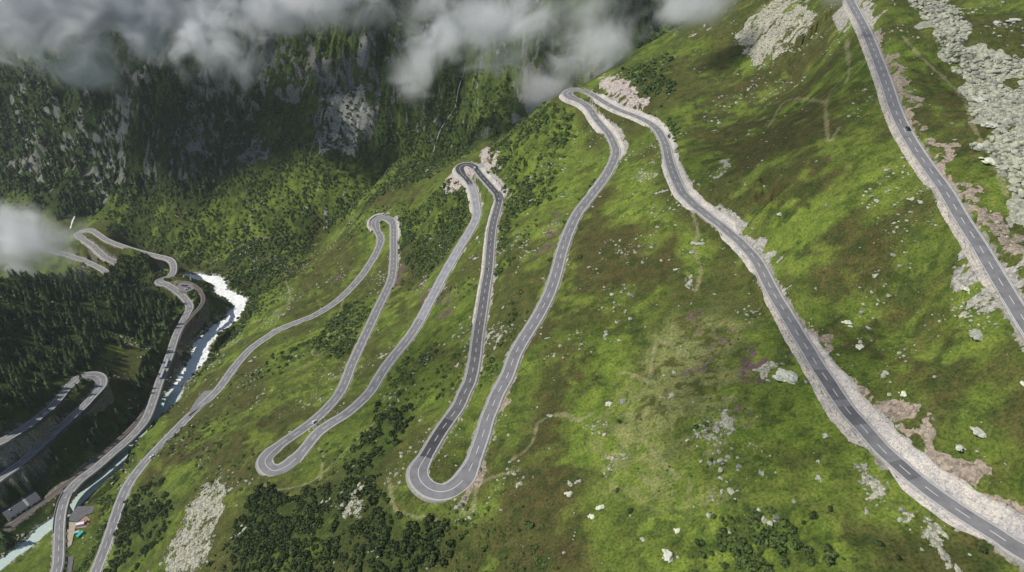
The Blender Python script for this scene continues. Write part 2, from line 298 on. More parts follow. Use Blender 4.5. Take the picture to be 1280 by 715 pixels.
SPEC={
 'boulders':(2,[[(1125,-30),(1140,0),(1160,30),(1172,60),(1190,82),(1212,112),(1222,140),(1240,170),(1248,205),(1262,238),(1290,275),(1340,330),(1420,340),(1420,120),(1330,60),(1275,70),(1235,72),(1215,50),(1200,30),(1185,0),(1180,-30)]]),
 'scree':(1,[[(276,592),(285,606),(272,640),(270,672),(240,718),(203,718),(214,672),(238,625)],
             [(925,38),(948,12),(985,-5),(1020,2),(1006,40),(990,62),(958,78),(938,82),(930,62),(918,58)],
             [(1148,648),(1168,658),(1192,684),(1215,718),(1190,718),(1165,690),(1142,664)],
             [(425,603),(455,596),(446,616),(441,652),(432,648),(427,622)],
             [(881,512),(893,510),(905,528),(906,556),(898,572),(884,556),(876,535)],
             [(262,400),(290,386),(292,394),(268,412),(256,410)],
             [(1204,352),(1226,352),(1240,384),(1250,418),(1238,420),(1222,385),(1206,372)],
             [(850,345),(864,340),(868,366),(856,368)],[(1065,590),(1080,585),(1110,610),(1105,632),(1080,625)],
             [(758,410),(772,410),(770,425),(760,424)],[(742,528),(750,528),(745,560),(738,560)],[(800,215),(812,208),(815,222),(803,228)],
             [(897,205),(912,198),(918,212),(905,218)],[(756,560),(770,575),(764,600),(756,590)],[(955,455),(975,448),(985,470),(965,476)]]),
 'pinkrock':(1,[[(742,98),(772,100),(800,118),(812,128),(810,140),(786,131),(762,117),(748,110)],[(598,196),(608,182),(619,190),(619,208),(616,216),(604,210)],
             [(560,250),(566,240),(600,215),(585,205),(556,225)]]),
 'dirt':(1,[[(1070,0),(1086,6),(1098,30),(1104,66),(1128,86),(1150,118),(1147,134),(1162,170),(1186,180),(1192,206),(1222,240),(1262,282),(1300,325),(1300,350),(1250,322),(1212,275),(1180,225),(1150,170),(1126,120),(1100,70)],
            [(1000,400),(1020,408),(1042,422),(1048,455),(1072,480),(1106,490),(1140,512),(1172,540),(1216,560),(1262,590),(1330,620),(1330,700),(1262,645),(1200,600),(1150,568),(1100,520),(1070,498),(1040,470),(1015,430)],
            [(634,478),(640,500),(628,530),(612,572),(604,600),(592,628),(580,648),(574,640),(592,600),(604,575),(616,545)],
            ]),
 'brown':(6,[[(1010,270),(1140,260),(1180,330),(1240,440),(1280,560),(1180,530),(1110,480),(1050,420),(1000,330)],
            [(900,70),(1000,90),(1060,40),(1100,120),(1140,200),(1150,250),(1080,280),(980,270),(880,220),(850,150)],
            [(1110,30),(1160,70),(1200,110),(1240,200),(1270,260),(1220,240),(1170,170),(1120,90)],
            [(640,520),(740,500),(740,620),(720,715),(620,715),(600,660)],[(700,250),(800,220),(850,300),(790,370),(700,420),(640,470),(670,400),(710,330)],
            [(200,560),(330,470),(340,520),(280,590),(200,600),(150,660)],[(480,160),(560,190),(520,240),(430,280),(400,300)],
            [(370,310),(440,280),(450,300),(400,350),(340,370)],[(650,480),(720,420),(760,440),(750,500),(680,530)]]),
 'bright':(6,[[(1000,560),(1060,540),(1120,600),(1180,660),(1100,650),(1000,640)],[(620,130),(700,120),(760,200),(740,240),(690,330),(640,300)],
            [(840,270),(880,300),(880,350),(850,340)],[(760,600),(860,590),(960,540),(1000,600),(940,660),(800,715),(740,700)],[(490,590),(560,630),(620,620),(600,680),(540,690),(490,640)],
            [(300,240),(460,180),(500,220),(380,280),(250,330),(200,300)],[(780,200),(830,210),(840,280),(790,320),(770,260)],[(330,440),(420,400),(440,420),(380,520),(320,500)],
            [(250,360),(340,330),(360,400),(280,440)],[(1040,130),(1100,130),(1150,230),(1100,250)],[(1180,300),(1210,300),(1270,430),(1230,430)]]),
 'hayfield':(9,[[(800,415),(860,385),(920,400),(940,440),(900,500),(890,580),(860,620),(800,640),(765,590),(750,530),(760,470)]]),
 'heather':(2,[oval(945,460,16,26,20),oval(905,420,14,10),oval(870,405,9,14),oval(925,520,8,16),oval(855,415,8,5),[(528,352),(540,340),(532,372),(520,378)],oval(562,371,12,5,-20),oval(558,392,12,4,-20),
            [(500,330),(510,325),(470,400),(460,400)],oval(420,347,7,4),oval(380,460,10,3,-30),oval(1000,430,10,14),oval(690,290,5,30,20),oval(880,455,26,5,-30)]),
 'cliff':(2,[[(430,58),(452,40),(474,50),(470,90),(478,130),(462,165),(450,200),(420,190),(392,170),(400,140),(424,110)],
            [(138,130),(180,120),(190,150),(215,160),(250,150),(262,200),(230,235),(190,225),(170,245),(140,235),(128,180)],
            [(258,80),(290,80),(300,130),(270,125),(240,140),(235,110)],[(522,20),(534,20),(530,80),(516,80)],[(660,88),(700,80),(690,125),(655,135)],
            [(85,265),(98,262),(96,288),(86,288)],[(160,95),(200,40),(210,50),(180,95)],[(310,170),(322,170),(305,232),(296,230)],[(20,130),(110,140),(110,240),(60,260),(10,220)],
            [(690,20),(740,60),(770,30),(800,40),(770,90),(720,80)],[(480,160),(500,90),(512,95),(500,150)]]),
 'slab':(2,[[(424,108),(452,108),(464,140),(452,168),(446,200),(424,196),(396,176),(402,142)],[(160,95),(196,50),(206,56),(180,96)],[(452,45),(466,45),(456,80),(448,70)]]),
 'shrubs':(4,[[(620,150),(690,130),(712,150),(700,200),(690,250),(640,270),(640,330),(626,340),(626,250),(612,215)],
            [(500,270),(560,230),(580,250),(585,280),(540,340),(500,330)],[(778,85),(830,70),(842,120),(820,140),(800,118)],[(835,150),(842,150),(850,190),(838,190)],
            [(205,135),(560,110),(600,150),(560,210),(500,235),(400,285),(310,330),(250,340),(160,300),(140,290),(140,240),(230,240)],
            [(500,450),(545,430),(550,440),(520,480),(495,478)],[(740,225),(752,225),(715,300),(710,330),(703,330),(712,280)],[(860,660),(900,640),(935,630),(990,640),(1010,700),(1000,730),(850,730),(850,690)],
            [(865,505),(878,512),(884,545),(870,535)],[(430,380),(470,400),(430,450),(380,440),(340,470),(300,490),(330,450),(400,420)],[(640,380),(650,360),(632,480),(622,480)],
            [(225,340),(310,340),(380,280),(400,300),(340,360),(312,400),(275,440),(255,470),(230,470),(215,510),(150,600),(140,640),(128,715),(95,715),(110,690),(125,640),(160,570),(205,505),(240,455)],
            [(262,350),(276,372),(262,398),(240,440),(222,470),(215,440),(240,400),(256,390)]]),
 'pines':(3,[[(452,545),(480,500),(500,498),(520,520),(498,560),(480,590),(486,640),(560,655),(575,680),(520,720),(300,720),(268,700),(300,640),(320,600),(360,620),(420,600)],
            [(150,640),(190,600),(215,640),(200,680),(150,715),(132,715)],[(120,330),(170,320),(200,330),(215,350),(190,370),(140,360)]]),
 'forest':(3,[[(-60,345),(0,352),(60,350),(110,345),(160,352),(195,368),(228,382),(218,410),(196,440),(190,480),(178,505),(150,535),(120,560),(80,590),(40,620),(0,640),(-60,660)],
            [(0,655),(60,640),(60,650),(35,675),(0,700)],
            [(130,120),(330,100),(330,150),(250,260),(130,240)],[(-60,90),(120,100),(130,260),(80,275),(-60,260)]]),
 'clearing':(2,[[(100,475),(150,410),(190,445),(165,520),(128,545),(120,500),(130,482)],oval(96,495,22,9,-40)]),
 'greenhole':(2,[[(1205,-20),(1290,-20),(1290,40),(1262,66),(1225,60)],oval(1275,105,9,12)]),
}
MASK={k:mask_from([plan(p) for p in v[1]],v[0]) for k,v in SPEC.items()}
def mk(name,x,y,warp=4.0,wl=14.):
    dx=fbm(x,y,wl,3,80)*warp*2.2; dy=fbm(x,y,wl,3,84)*warp*2.2
    return bilin(MASK[name],PX0,PY0,PS,x+dx,y+dy)*((x>PX0)&(x<PX1)&(y>PY0)&(y<PY1))
PATHS=[[(330,606),(350,612),(392,600),(430,565),(468,528)],[(340,312),(345,325),(351,333),(356,340),(357,352),(362,364),(361,378),(355,392),(340,396),(318,402)],[(429,375),(424,392),(412,412),(408,432),(400,444),(390,442),(392,436)],
 [(858,447),(838,432),(822,427),(816,445),(812,478)],[(812,478),(785,466),(772,468)],[(866,268),(872,290),(868,312),(876,335),(871,362)],[(640,575),(660,560),(668,545),(672,530),(690,520),(706,518),(722,525),(738,518)],
 [(578,640),(590,640),(596,610),(612,598),(640,590)],[(1048,160),(1036,175),(1034,125),(1060,98),(1058,50)],[(960,160),(985,125),(1035,128)],[(400,600),(404,570),(398,560)],[(812,560),(825,575),(846,597)],
 [(486,600),(490,625),(500,640),(545,650)],[(222,345),(260,330),(320,300),(360,296)],[(1128,45),(1150,70),(1180,98),(1205,125),(1218,160),(1240,200),(1260,245)]]
pD=np.full((rnx,rny),9.,np.float32)
for pl in PATHS:
    c=catmull(pl,8); q=resample(raycast(c[:,0],c[:,1]),.7)
    for p in q:
        cx,cy=int(round(p[0]-RX0)),int(round(p[1]-RY0))
        if not(4<cx<rnx-5 and 4<cy<rny-5): continue
        X=(np.arange(cx-3,cx+4)+RX0-p[0])[:,None]; Y=(np.arange(cy-3,cy+4)+RY0-p[1])[None,:]
        s=pD[cx-3:cx+4,cy-3:cy+4]; np.minimum(s,np.sqrt(X*X+Y*Y),out=s)
def c3(*a): return np.array(a)
def ground_colour(x,y,h,cut,D,D2,D3,wv,slope):
    n1=fbm(x,y,90,3,101); n2=fbm(x,y,28,4,105); n3=fbm(x,y,7,4,109); n4=fbm(x,y,2.6,2,113)
    st=fbm(x*1.0+y*.35,(y-x*.35)*3.2,26,3,117)     # sheep tracks and seepage running with the slope
    A=lambda v:v[:,None]
    green=c3(.094,.127,.025); olive=c3(.074,.080,.025); brown=c3(.068,.060,.024); lush=c3(.155,.212,.036); dark=c3(.040,.062,.017)
    col=green+np.zeros((len(x),3))
    a=sstep(-.28,.35,n1+n2*.6+st*.35); col=col*(1-A(a))+olive*A(a)
    b=mk('brown',x,y,9,40)*sstep(-.55,.35,n2+n3*.8+st*.7+n4*.3)*.85; col=col*(1-A(b))+brown*A(b)
    b=sstep(.18,.5,fbm(x,y,34,5,121)+n3*.3)*.6; col=col*(1-A(b))+brown*A(b)
    b=np.clip(mk('bright',x,y,9,40)*sstep(-.4,.3,n2*.7+n3*.4+st*.3)*.9,0,1); col=col*(1-A(b))+lush*A(b)
    b=sstep(.2,.5,-n2-n3*.5+st*.2)*.5; col=col*(1-A(b))+lush*A(b)
    b=sstep(.08,.45,n3+n4*.6)*.65; col=col*(1-A(b))+dark*A(b)
    b=mk('hayfield',x,y,12,30)*sstep(-.55,.25,n3+n4*.8+n2*.3)*.9; col=col*(1-A(b))+c3(.185,.20,.075)*A(b)
    b=mk('heather',x,y,4,9)*sstep(-.25,.2,n3+n4); col=col*(1-A(b))+c3(.13,.075,.10)*A(b)
    # far wall: darker scrub
    w=farwall(x,y); b=w*.75; scrub=np.where(A(n2+n3*.8)>0.02,c3(.034,.060,.018),c3(.066,.102,.024)); col=col*(1-A(b))+scrub*A(b)
    # scrub floor and forest floor
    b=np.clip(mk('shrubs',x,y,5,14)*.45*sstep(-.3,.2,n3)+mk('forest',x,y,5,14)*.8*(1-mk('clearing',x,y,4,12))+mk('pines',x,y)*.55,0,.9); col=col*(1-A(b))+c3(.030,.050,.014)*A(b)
    # ---- rock
    rock=np.zeros(len(x)); rc=np.zeros((len(x),3))+c3(.40,.385,.35)
    def add(m,c):
        nonlocal rock,rc
        m=np.clip(m,0,1); k=m/np.maximum(np.maximum(rock,m),1e-3); k=np.where(m>rock,1,0)[:,None]
        rc=rc*(1-k)+np.asarray(c)*k; rock=np.maximum(rock,m)
    green_in=mk('greenhole',x,y,4,12)
    add(sstep(.40,.80,mk('boulders',x,y,8,16)+n3*.55+n4*.3-green_in*1.2),c3(.35,.355,.275))
    add(sstep(.36,.95,mk('scree',x,y,5,9)+n3*.7+n4*.5-.16),c3(.36,.345,.27))
    add(sstep(.4,.8,mk('pinkrock',x,y,4,8)+n3*.6+n4*.3-.05)*.95,c3(.42,.36,.33))
    add(sstep(.40,.85,mk('dirt',x,y,4,9)*1.05+n3*.6+n4*.35-.08)*.85,c3(.30,.245,.19))
    r=ridge_rock(x,y)
    add(w*sstep(.68,.84,r+mk('slab',x,y,6,22)*.42+mk('cliff',x,y,6,22)*.17+n3*.20),np.where(A(mk('slab',x,y,6,22))>.4,c3(.34,.325,.285),c3(.185,.185,.165)))
    add((1-w)*sstep(.49,.60,n2*.5+n3*.5+n4*.3)*.8,c3(.36,.34,.29))       # outcrops breaking through the turf
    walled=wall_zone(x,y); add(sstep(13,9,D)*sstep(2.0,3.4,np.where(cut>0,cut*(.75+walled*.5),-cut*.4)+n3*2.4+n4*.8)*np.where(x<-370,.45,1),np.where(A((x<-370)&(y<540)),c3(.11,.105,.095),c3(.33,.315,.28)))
    add((D<6.4)*sstep(5.7,4.7,D+n4*1.2+n3)*.75,c3(.25,.235,.19))
    add((D2<5.0)*sstep(4.9,3.8,D2+n4)*.95,c3(.20,.175,.145))
    bank=(D3<wv+3.0)*sstep(3.0,1.0,D3-wv+n3*2.4)*np.where(y>470,1,.55); add(bank,c3(.30,.30,.28))
    pth=rf(pD,x,y); inside=(x>RX0)&(x<RX1)&(y>RY0)&(y<RY1)
    b=inside*sstep(1.5,.5,pth+n4*.7+n3*.7)*.48; col=col*(1-A(b))+c3(.27,.245,.15)*A(b)
    return col,rc,rock
def wall_zone(x,y):
    ii=np.clip(np.round(x-RX0).astype(int),0,rnx-1); jj=np.clip(np.round(y-RY0).astype(int),0,rny-1)
    I=np.maximum(fI[ii,jj],0); return np.where(np.where(fS[ii,jj]>0,SL[I],SR[I])!=1.15,.8,0.)
def ridge_rock(x,y):
    wx=x-.42*(y-850)+fbm(x,y,140,3,21)*50
    return .5+.5*(fbm(wx,y*.35,42,4,41,ridged=True)*.45+fbm(wx,y*.4,9,3,51,ridged=True)*.32+fbm(wx,y*.5,3.5,2,137)*.25+fbm(x,y*.6,60,3,131)*.5)
# ------------------------------------------------------------------ object helpers
sc=bpy.context.scene; COL=sc.collection
def tag(o,label=None,cat=None,group=None,kind=None):
    if label: o['label']=label
    if cat: o['category']=cat
    if group: o['group']=group
    if kind: o['kind']=kind
    return o
def mesh(name,V,F,mats=(),smooth=False,midx=None):
    me=bpy.data.meshes.new(name); V=np.asarray(V,np.float32)
    if isinstance(F,np.ndarray):
        k=F.shape[1]; n=len(F)
        me.vertices.add(len(V)); me.vertices.foreach_set('co',V.ravel())
        me.loops.add(n*k); me.loops.foreach_set('vertex_index',F.astype(np.int32).ravel())
        me.polygons.add(n); me.polygons.foreach_set('loop_start',np.arange(0,n*k,k,dtype=np.int32)); me.polygons.foreach_set('loop_total',np.full(n,k,np.int32))
        me.update(calc_edges=True)
    else: me.from_pydata([tuple(map(float,v)) for v in V],[],F); me.update()
    for m in mats: me.materials.append(m)
    if midx is not None: me.polygons.foreach_set('material_index',np.asarray(midx,np.int32))
    me.polygons.foreach_set('use_smooth',np.full(len(me.polygons),smooth,bool))
    return me
def link(name,me,parent=None,loc=None):
    o=bpy.data.objects.new(name,me); COL.objects.link(o)
    if parent is not None: o.parent=parent
    if loc is not None: o.location=loc
    return o
def obj(name,V,F,mats,parent=None,smooth=False,loc=None,midx=None): return link(name,mesh(name,V,F,mats if isinstance(mats,(list,tuple)) else [mats],smooth,midx),parent,loc)
def empty(name,loc=(0,0,0),rz=0):
    o=bpy.data.objects.new(name,None); COL.objects.link(o); o.location=loc; o.rotation_euler=(0,0,rz); o.empty_display_size=.5; return o
def attr(me,name,arr,typ):
    a=me.attributes.new(name,typ,'POINT')
    if typ=='FLOAT_COLOR': a.data.foreach_set('color',np.c_[arr,np.ones(len(arr))].astype(np.float32).ravel())
    else: a.data.foreach_set('value',arr.astype(np.float32))
# ------------------------------------------------------------------ materials
class NT:
    def __init__(s,name,rough=.85,spec=.2):
        s.m=bpy.data.materials.new(name); s.m.use_nodes=True; s.t=s.m.node_tree; s.b=s.t.nodes['Principled BSDF']
        s.b.inputs['Roughness'].default_value=rough; s.b.inputs['Specular IOR Level'].default_value=spec
    def n(s,typ,**kw):
        nd=s.t.nodes.new('ShaderNode'+typ)
        for k,v in kw.items():
            if k in nd.inputs: nd.inputs[k].default_value=v
            else: setattr(nd,k,v)
        return nd
    def l(s,a,b): s.t.links.new(a,b)
    def noise(s,scale,detail=4,rough=.55,co=None,kind='Noise'):
        nd=s.n('TexNoise') if kind=='Noise' else s.n('TexVoronoi')
        nd.inputs['Scale'].default_value=scale
        if kind=='Noise': nd.inputs['Detail'].default_value=detail; nd.inputs['Roughness'].default_value=rough
        s.l(co or s.co(),nd.inputs['Vector']); return nd
    def co(s):
        if not hasattr(s,'_co'): s._co=s.n('NewGeometry').outputs['Position']
        return s._co
    def ramp(s,src,stops):
        r=s.n('ValToRGB'); e=r.color_ramp.elements
        while len(e)<len(stops): e.new(.5)
        for k,(p,c) in enumerate(stops): e[k].position=p; e[k].color=(*(c if isinstance(c,(tuple,list)) else (c,c,c)),1)
        s.l(src,r.inputs[0]); return r.outputs[0]
    def mix(s,a,b,f,mode='MIX'):
        m=s.n('Mix',data_type='RGBA',blend_type=mode)
        for v,i in ((f,0),(a,6),(b,7)):
            if isinstance(v,(int,float)): m.inputs[i].default_value=v
            elif isinstance(v,tuple): m.inputs[i].default_value=(*v,1)
            else: s.l(v,m.inputs[i])
        return m.outputs[2]
    def bump(s,src,strength,dist,nrm=None):
        b=s.n('Bump'); b.inputs['Strength'].default_value=strength; b.inputs['Distance'].default_value=dist
        s.l(src,b.inputs['Height'])
        if nrm: s.l(nrm,b.inputs['Normal'])
        return b.outputs[0]
    def out(s,col=None,nrm=None):
        if col is not None: (s.l(col,s.b.inputs['Base Color']) if not isinstance(col,tuple) else setattr(s.b.inputs['Base Color'],'default_value',(*col,1)))
        if nrm is not None: s.l(nrm,s.b.inputs['Normal'])
        return s.m
def plain(name,c,rough=.6,var=.15,scale=3.,metal=0,spec=.3):
    k=NT(name,rough,spec); k.b.inputs['Metallic'].default_value=metal
    n=k.noise(scale,3)
    return k.out(k.mix(tuple(c),k.ramp(n.outputs[0],[(.3,1-var),(.7,1+var)]),1.,'MULTIPLY'))
def land_material():
    k=NT('turf_and_rock',.95,.08)
    a=k.n('Attribute',attribute_name='tint'); b=k.n('Attribute',attribute_name='stone'); r=k.n('Attribute',attribute_name='bare')
    f1=k.noise(.9,5,.65); f2=k.noise(.16,4,.6); f3=k.noise(3.5,2,.5)
    g=k.mix(a.outputs['Color'],k.ramp(f1.outputs[0],[(.30,(.38,.42,.36)),(.5,(1,1,1)),(.72,(1.55,1.5,1.35))]),1.,'MULTIPLY')
    g=k.mix(g,k.ramp(f2.outputs[0],[(.32,(.70,.78,.70)),(.68,(1.28,1.2,1.15))]),1.,'MULTIPLY')
    # stones: two sizes of broken blocks
    wv=k.n('VectorMath',operation='ADD'); sn=k.noise(.8,2); sc_=k.n('VectorMath',operation='SCALE'); sc_.inputs['Scale'].default_value=1.3
    k.l(sn.outputs['Color'],sc_.inputs[0]); k.l(k.co(),wv.inputs[0]); k.l(sc_.outputs[0],wv.inputs[1])
    v1=k.noise(.8,co=wv.outputs[0],kind='V'); v2=k.noise(2.2,co=wv.outputs[0],kind='V')
    vc=k.n('SeparateColor'); k.l(v1.outputs['Color'],vc.inputs[0])
    s=k.mix(b.outputs['Color'],k.ramp(vc.outputs[0],[(0,(.62,.62,.62)),(.5,(1,1,1)),(1,(1.25,1.25,1.2))]),1.,'MULTIPLY')
    s=k.mix(s,k.ramp(v1.outputs['Distance'],[(.55,1.0),(.95,.6)]),1.,'MULTIPLY')
    s=k.mix(s,k.ramp(v2.outputs['Distance'],[(.5,1.05),(.95,.72)]),1.,'MULTIPLY')
    # break the edge of the stones with the fine noise
    ad=k.n('Math',operation='ADD'); k.l(r.outputs['Fac'],ad.inputs[0]); mm=k.n('Math',operation='MULTIPLY_ADD'); k.l(f1.outputs[0],mm.inputs[0]); mm.inputs[1].default_value=1.1; mm.inputs[2].default_value=-.55; k.l(mm.outputs[0],ad.inputs[1])
    fac=k.ramp(ad.outputs[0],[(.42,0),(.56,1)])
    c=k.mix(g,s,fac)
    hb=k.n('Mix',data_type='FLOAT'); k.l(fac,hb.inputs[0]); k.l(f1.outputs[0],hb.inputs[2])
    inv=k.n('Math',operation='SUBTRACT'); inv.inputs[0].default_value=1.1; k.l(v1.outputs['Distance'],inv.inputs[1]); k.l(inv.outputs[0],hb.inputs[3])
    n=k.bump(hb.outputs[0],.6,.45); n=k.bump(f3.outputs[0],.5,.15,n)
    return k.out(c,n)
LAND=land_material()
# ------------------------------------------------------------------ the land mesh: rings round the survey point, finer where the land is seen close
def build_land():
    az=np.r_[np.linspace(-66,-41,int(90*QUAL)),np.linspace(-41,40,int(1500*QUAL))[1:],np.linspace(40,75,int(110*QUAL))[1:]]
    r=[60.]
    while r[-1]<1900:
        q=r[-1]; k=.006 if q<110 else .0024 if q<600 else .0019 if q<860 else .0013 if q<1230 else .008
        r.append(q*(1+k/QUAL))
    r=np.array(r); a=np.radians(az)
    Rr,Aa=np.meshgrid(r,a,indexing='ij'); x=(Rr*np.sin(Aa)).ravel(); y=(Rr*np.cos(Aa)).ravel()
    h,cut,D,D2,D3,wv=[np.empty(len(x)) for _ in range(6)]
    col=np.empty((len(x),3)); rc=np.empty((len(x),3)); rk=np.empty(len(x))
    CH=400000
    for s in range(0,len(x),CH):
        e=slice(s,s+CH); q=final_h(x[e],y[e],True)
        h[e],cut[e],D[e],D2[e],D3[e],wv[e]=q
        # nothing beyond the survey rasters counts as near a line
        ins=(x[e]>RX0)&(x[e]<RX1)&(y[e]>RY0)&(y[e]<RY1)
        D[e]=np.where(ins,D[e],999); D2[e]=np.where(ins,D2[e],999); D3[e]=np.where(ins,D3[e],999)
        col[e],rc[e],rk[e]=ground_colour(x[e],y[e],h[e],cut[e],D[e],D2[e],D3[e],wv[e],None)
    nr,na=Rr.shape; i=np.arange(nr-1)[:,None]*na+np.arange(na-1)[None,:]; i=i.ravel()
    F=np.stack([i,i+1,i+na+1,i+na],1)[:,::-1]
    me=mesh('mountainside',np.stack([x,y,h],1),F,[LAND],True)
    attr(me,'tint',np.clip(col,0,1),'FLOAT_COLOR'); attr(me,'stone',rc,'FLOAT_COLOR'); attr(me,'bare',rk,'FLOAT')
    tag(link('mountainside',me),'green mountainside falling to a valley with a rocky wall behind','mountainside',kind='structure')
    dbg('land verts',len(x),'t',round(time.time()-T0,1))
build_land()
# ------------------------------------------------------------------ roads
def sweep(P,offs,close=False):
    """offs: list of (sideways, up) or arrays of shape (n,2) for each sample"""
    T,N=normals(P); n=len(P); V=[]
    for o in offs:
        a=np.broadcast_to(np.asarray(o[0],float),n); b=np.broadcast_to(np.asarray(o[1],float),n)
        V.append(np.c_[P[:,0]+N[:,0]*a,P[:,1]+N[:,1]*a,P[:,2]+b])
    m=len(offs); V=np.stack(V,1).reshape(-1,3)
    i=(np.arange(n-1)[:,None]*m+np.arange(m-1)[None,:]).ravel()
    F=np.stack([i,i+m,i+m+1,i+1],1)[:,::-1]
    return V,F
def joinVF(parts):
    Vs,Fs,o=[],[],0
    for V,F in parts:
        Vs.append(V); Fs.append(F+o); o+=len(V)
    return np.vstack(Vs),np.vstack(Fs)
def asphalt(name,c,cracks=True):
    k=NT(name,.82,.25); n=k.noise(.22,4,.6); f=k.noise(7,2)
    col=k.mix(c,k.ramp(n.outputs[0],[(.3,.76),(.5,1.0),(.7,1.14)]),1.,'MULTIPLY'); col=k.mix(col,k.ramp(f.outputs[0],[(.3,.9),(.7,1.1)]),1.,'MULTIPLY')
    return k.out(col,k.bump(f.outputs[0],.2,.02))
ASPH=asphalt('worn_asphalt',(.205,.202,.205)); ASPHD=asphalt('fresh_asphalt',(.070,.069,.074)); ASPHP=asphalt('patched_asphalt',(.135,.132,.135)); ASPHL=asphalt('pale_asphalt',(.29,.29,.31))
PAINT=plain('road_paint',(.72,.72,.70),.6,.12,1.5); KERB=plain('kerb_concrete',(.42,.405,.385),.85,.18,.6); GRAVEL=plain('gravel_verge',(.26,.245,.21),.95,.3,1.2)
def curvature(P,k=8):
    a=P[k:-k,:2]-P[:-2*k,:2]; b=P[2*k:,:2]-P[k:-k,:2]
    an=np.arctan2(a[:,0]*b[:,1]-a[:,1]*b[:,0],(a*b).sum(1))/k
    return np.r_[np.full(k,an[0]),an,np.full(k,an[-1])]
def half_width(P,w):
    c=np.abs(curvature(P,10)); c=np.convolve(c,np.ones(25)/25,'same'); return w+np.clip((c-.014)*55,0,1.5)
def road(P,w,label,segs=(),edge=.13,kerb=(.35,.5)):
    hw=half_width(P,w); n=len(P)
    V,F=sweep(P,[(-hw,0),(-hw*.5,.03),(0,.05),(hw*.5,.03),(hw,0)])
    mi=np.zeros((n-1),int)
    for a,b,m in segs:
        i,j=sorted((near_idx(P,*a),near_idx(P,*b))); mi[i:j]=m
    r=obj('road',V,F,[ASPH,ASPHD,ASPHP,ASPHL],midx=np.repeat(mi,4)); tag(r,label,'road',kind='structure')
    for s in (1,-1):
        e0=s*(hw-.42); e1=s*(hw-.42+edge*1.6); o=[(e0,.022),(e1,.022)]
        if s>0: o=o
        else: o=o[::-1]
        V,F=sweep(P,o); obj('edge_line',V,F,PAINT,r)
        k0,k1=s*hw,s*(hw+kerb[0]); o=[(k0,-.05),(k0,.12),(k1,.13),(k1+s*.1,-.35)]
        V,F=sweep(P,o if s>0 else o[::-1]); obj('kerb',V,F,KERB,r)
        v0,v1=s*(hw+kerb[0]+.05),s*(hw+1.0); o=[(v0,-.12),(v1,-.2),(v1+s*.6,-1.2)]
        V,F=sweep(P,o if s>0 else o[::-1]); obj('verge',V,F,GRAVEL,r)
    # middle line: solid round the hairpins, dashed elsewhere
    c=np.abs(curvature(P,10)); c=np.convolve(c,np.ones(30)/30,'same'); tight=c>.022
    step=P[1:,:2]-P[:-1,:2]; ds=np.linalg.norm(step,axis=1).mean()
    per,dash=max(1,int(round(11/ds))),max(1,int(round(4.6/ds)))
    parts=[]; i=0
    while i<n-1:
        j=min(n-1,i+dash)
        if tight[i]:
            j=i
            while j<n-1 and tight[j]: j+=1
        if j-i>0:
            seg=P[i:j+1]
            if len(seg)>=2: parts.append(sweep(seg,[(-.12,.062),(.12,.062)]))
        i=j+1 if tight[i] else i+per
    V,F=joinVF(parts); obj('centre_line',V,F,PAINT,r)
    return r
road(M,3.55,'grey two lane pass road winding down the slope in four hairpins',
     segs=[((623,252),(579,206),1),((579,206),(588,230),1),((616,280),(534,570),2),((560,524),(532,572),1),((623,252),(616,280),2),((588,231),(525,400),3),((1057,508),(1075,530),2),((1119,577),(1145,598),2),((1025,462),(1050,500),2)],kerb=(.45,.5))
road(U,3.6,'straight two lane road crossing the upper right corner',kerb=(.45,.5))
road(V,3.5,'two lane valley road beside the river and its far zigzag')
road(L,3.5,'two lane loop road with a hairpin in the dark forest')
# lay-bys
def drape(name,pts,mat,label,cat,kind='structure',dz=.12,zfix=None,thick=.5):
    p=raycast([a for a,b in pts],[b for a,b in pts]) if zfix is None else at_height([a for a,b in pts],[b for a,b in pts],zfix)
    n=len(p); top=p.copy(); top[:,2]+=dz; bot=top.copy(); bot[:,2]-=thick+1.2
    V=np.vstack([top,bot]); ar=sum(p[i,0]*p[(i+1)%n,1]-p[(i+1)%n,0]*p[i,1] for i in range(n))
    t=list(range(n)) if ar>0 else list(range(n))[::-1]
    F=[t]+[[t[(k+1)%n],t[k],t[k]+n,t[(k+1)%n]+n] for k in range(n)]
    o=obj(name,V,F,mat); tag(o,label,cat,kind=kind); return o
_i=near_idx(M,250,508); _z=M[_i,2]-.03
drape('lay_by',[(238,512),(245,500),(255,489),(268,487),(276,487),(262,497),(247,511),(236,519)],ASPH,'wide grey lay-by beside the lower road above the river','lay-by',zfix=_z)
_i=near_idx(M,622,250); _z=M[_i,2]-.03
drape('lay_by',[(624,238),(631,246),(636,254),(628,256),(626,268),(621,274),(623,258)],ASPHP,'small dark lay-by at the foot of the pale wall by the middle hairpin','lay-by',zfix=_z)
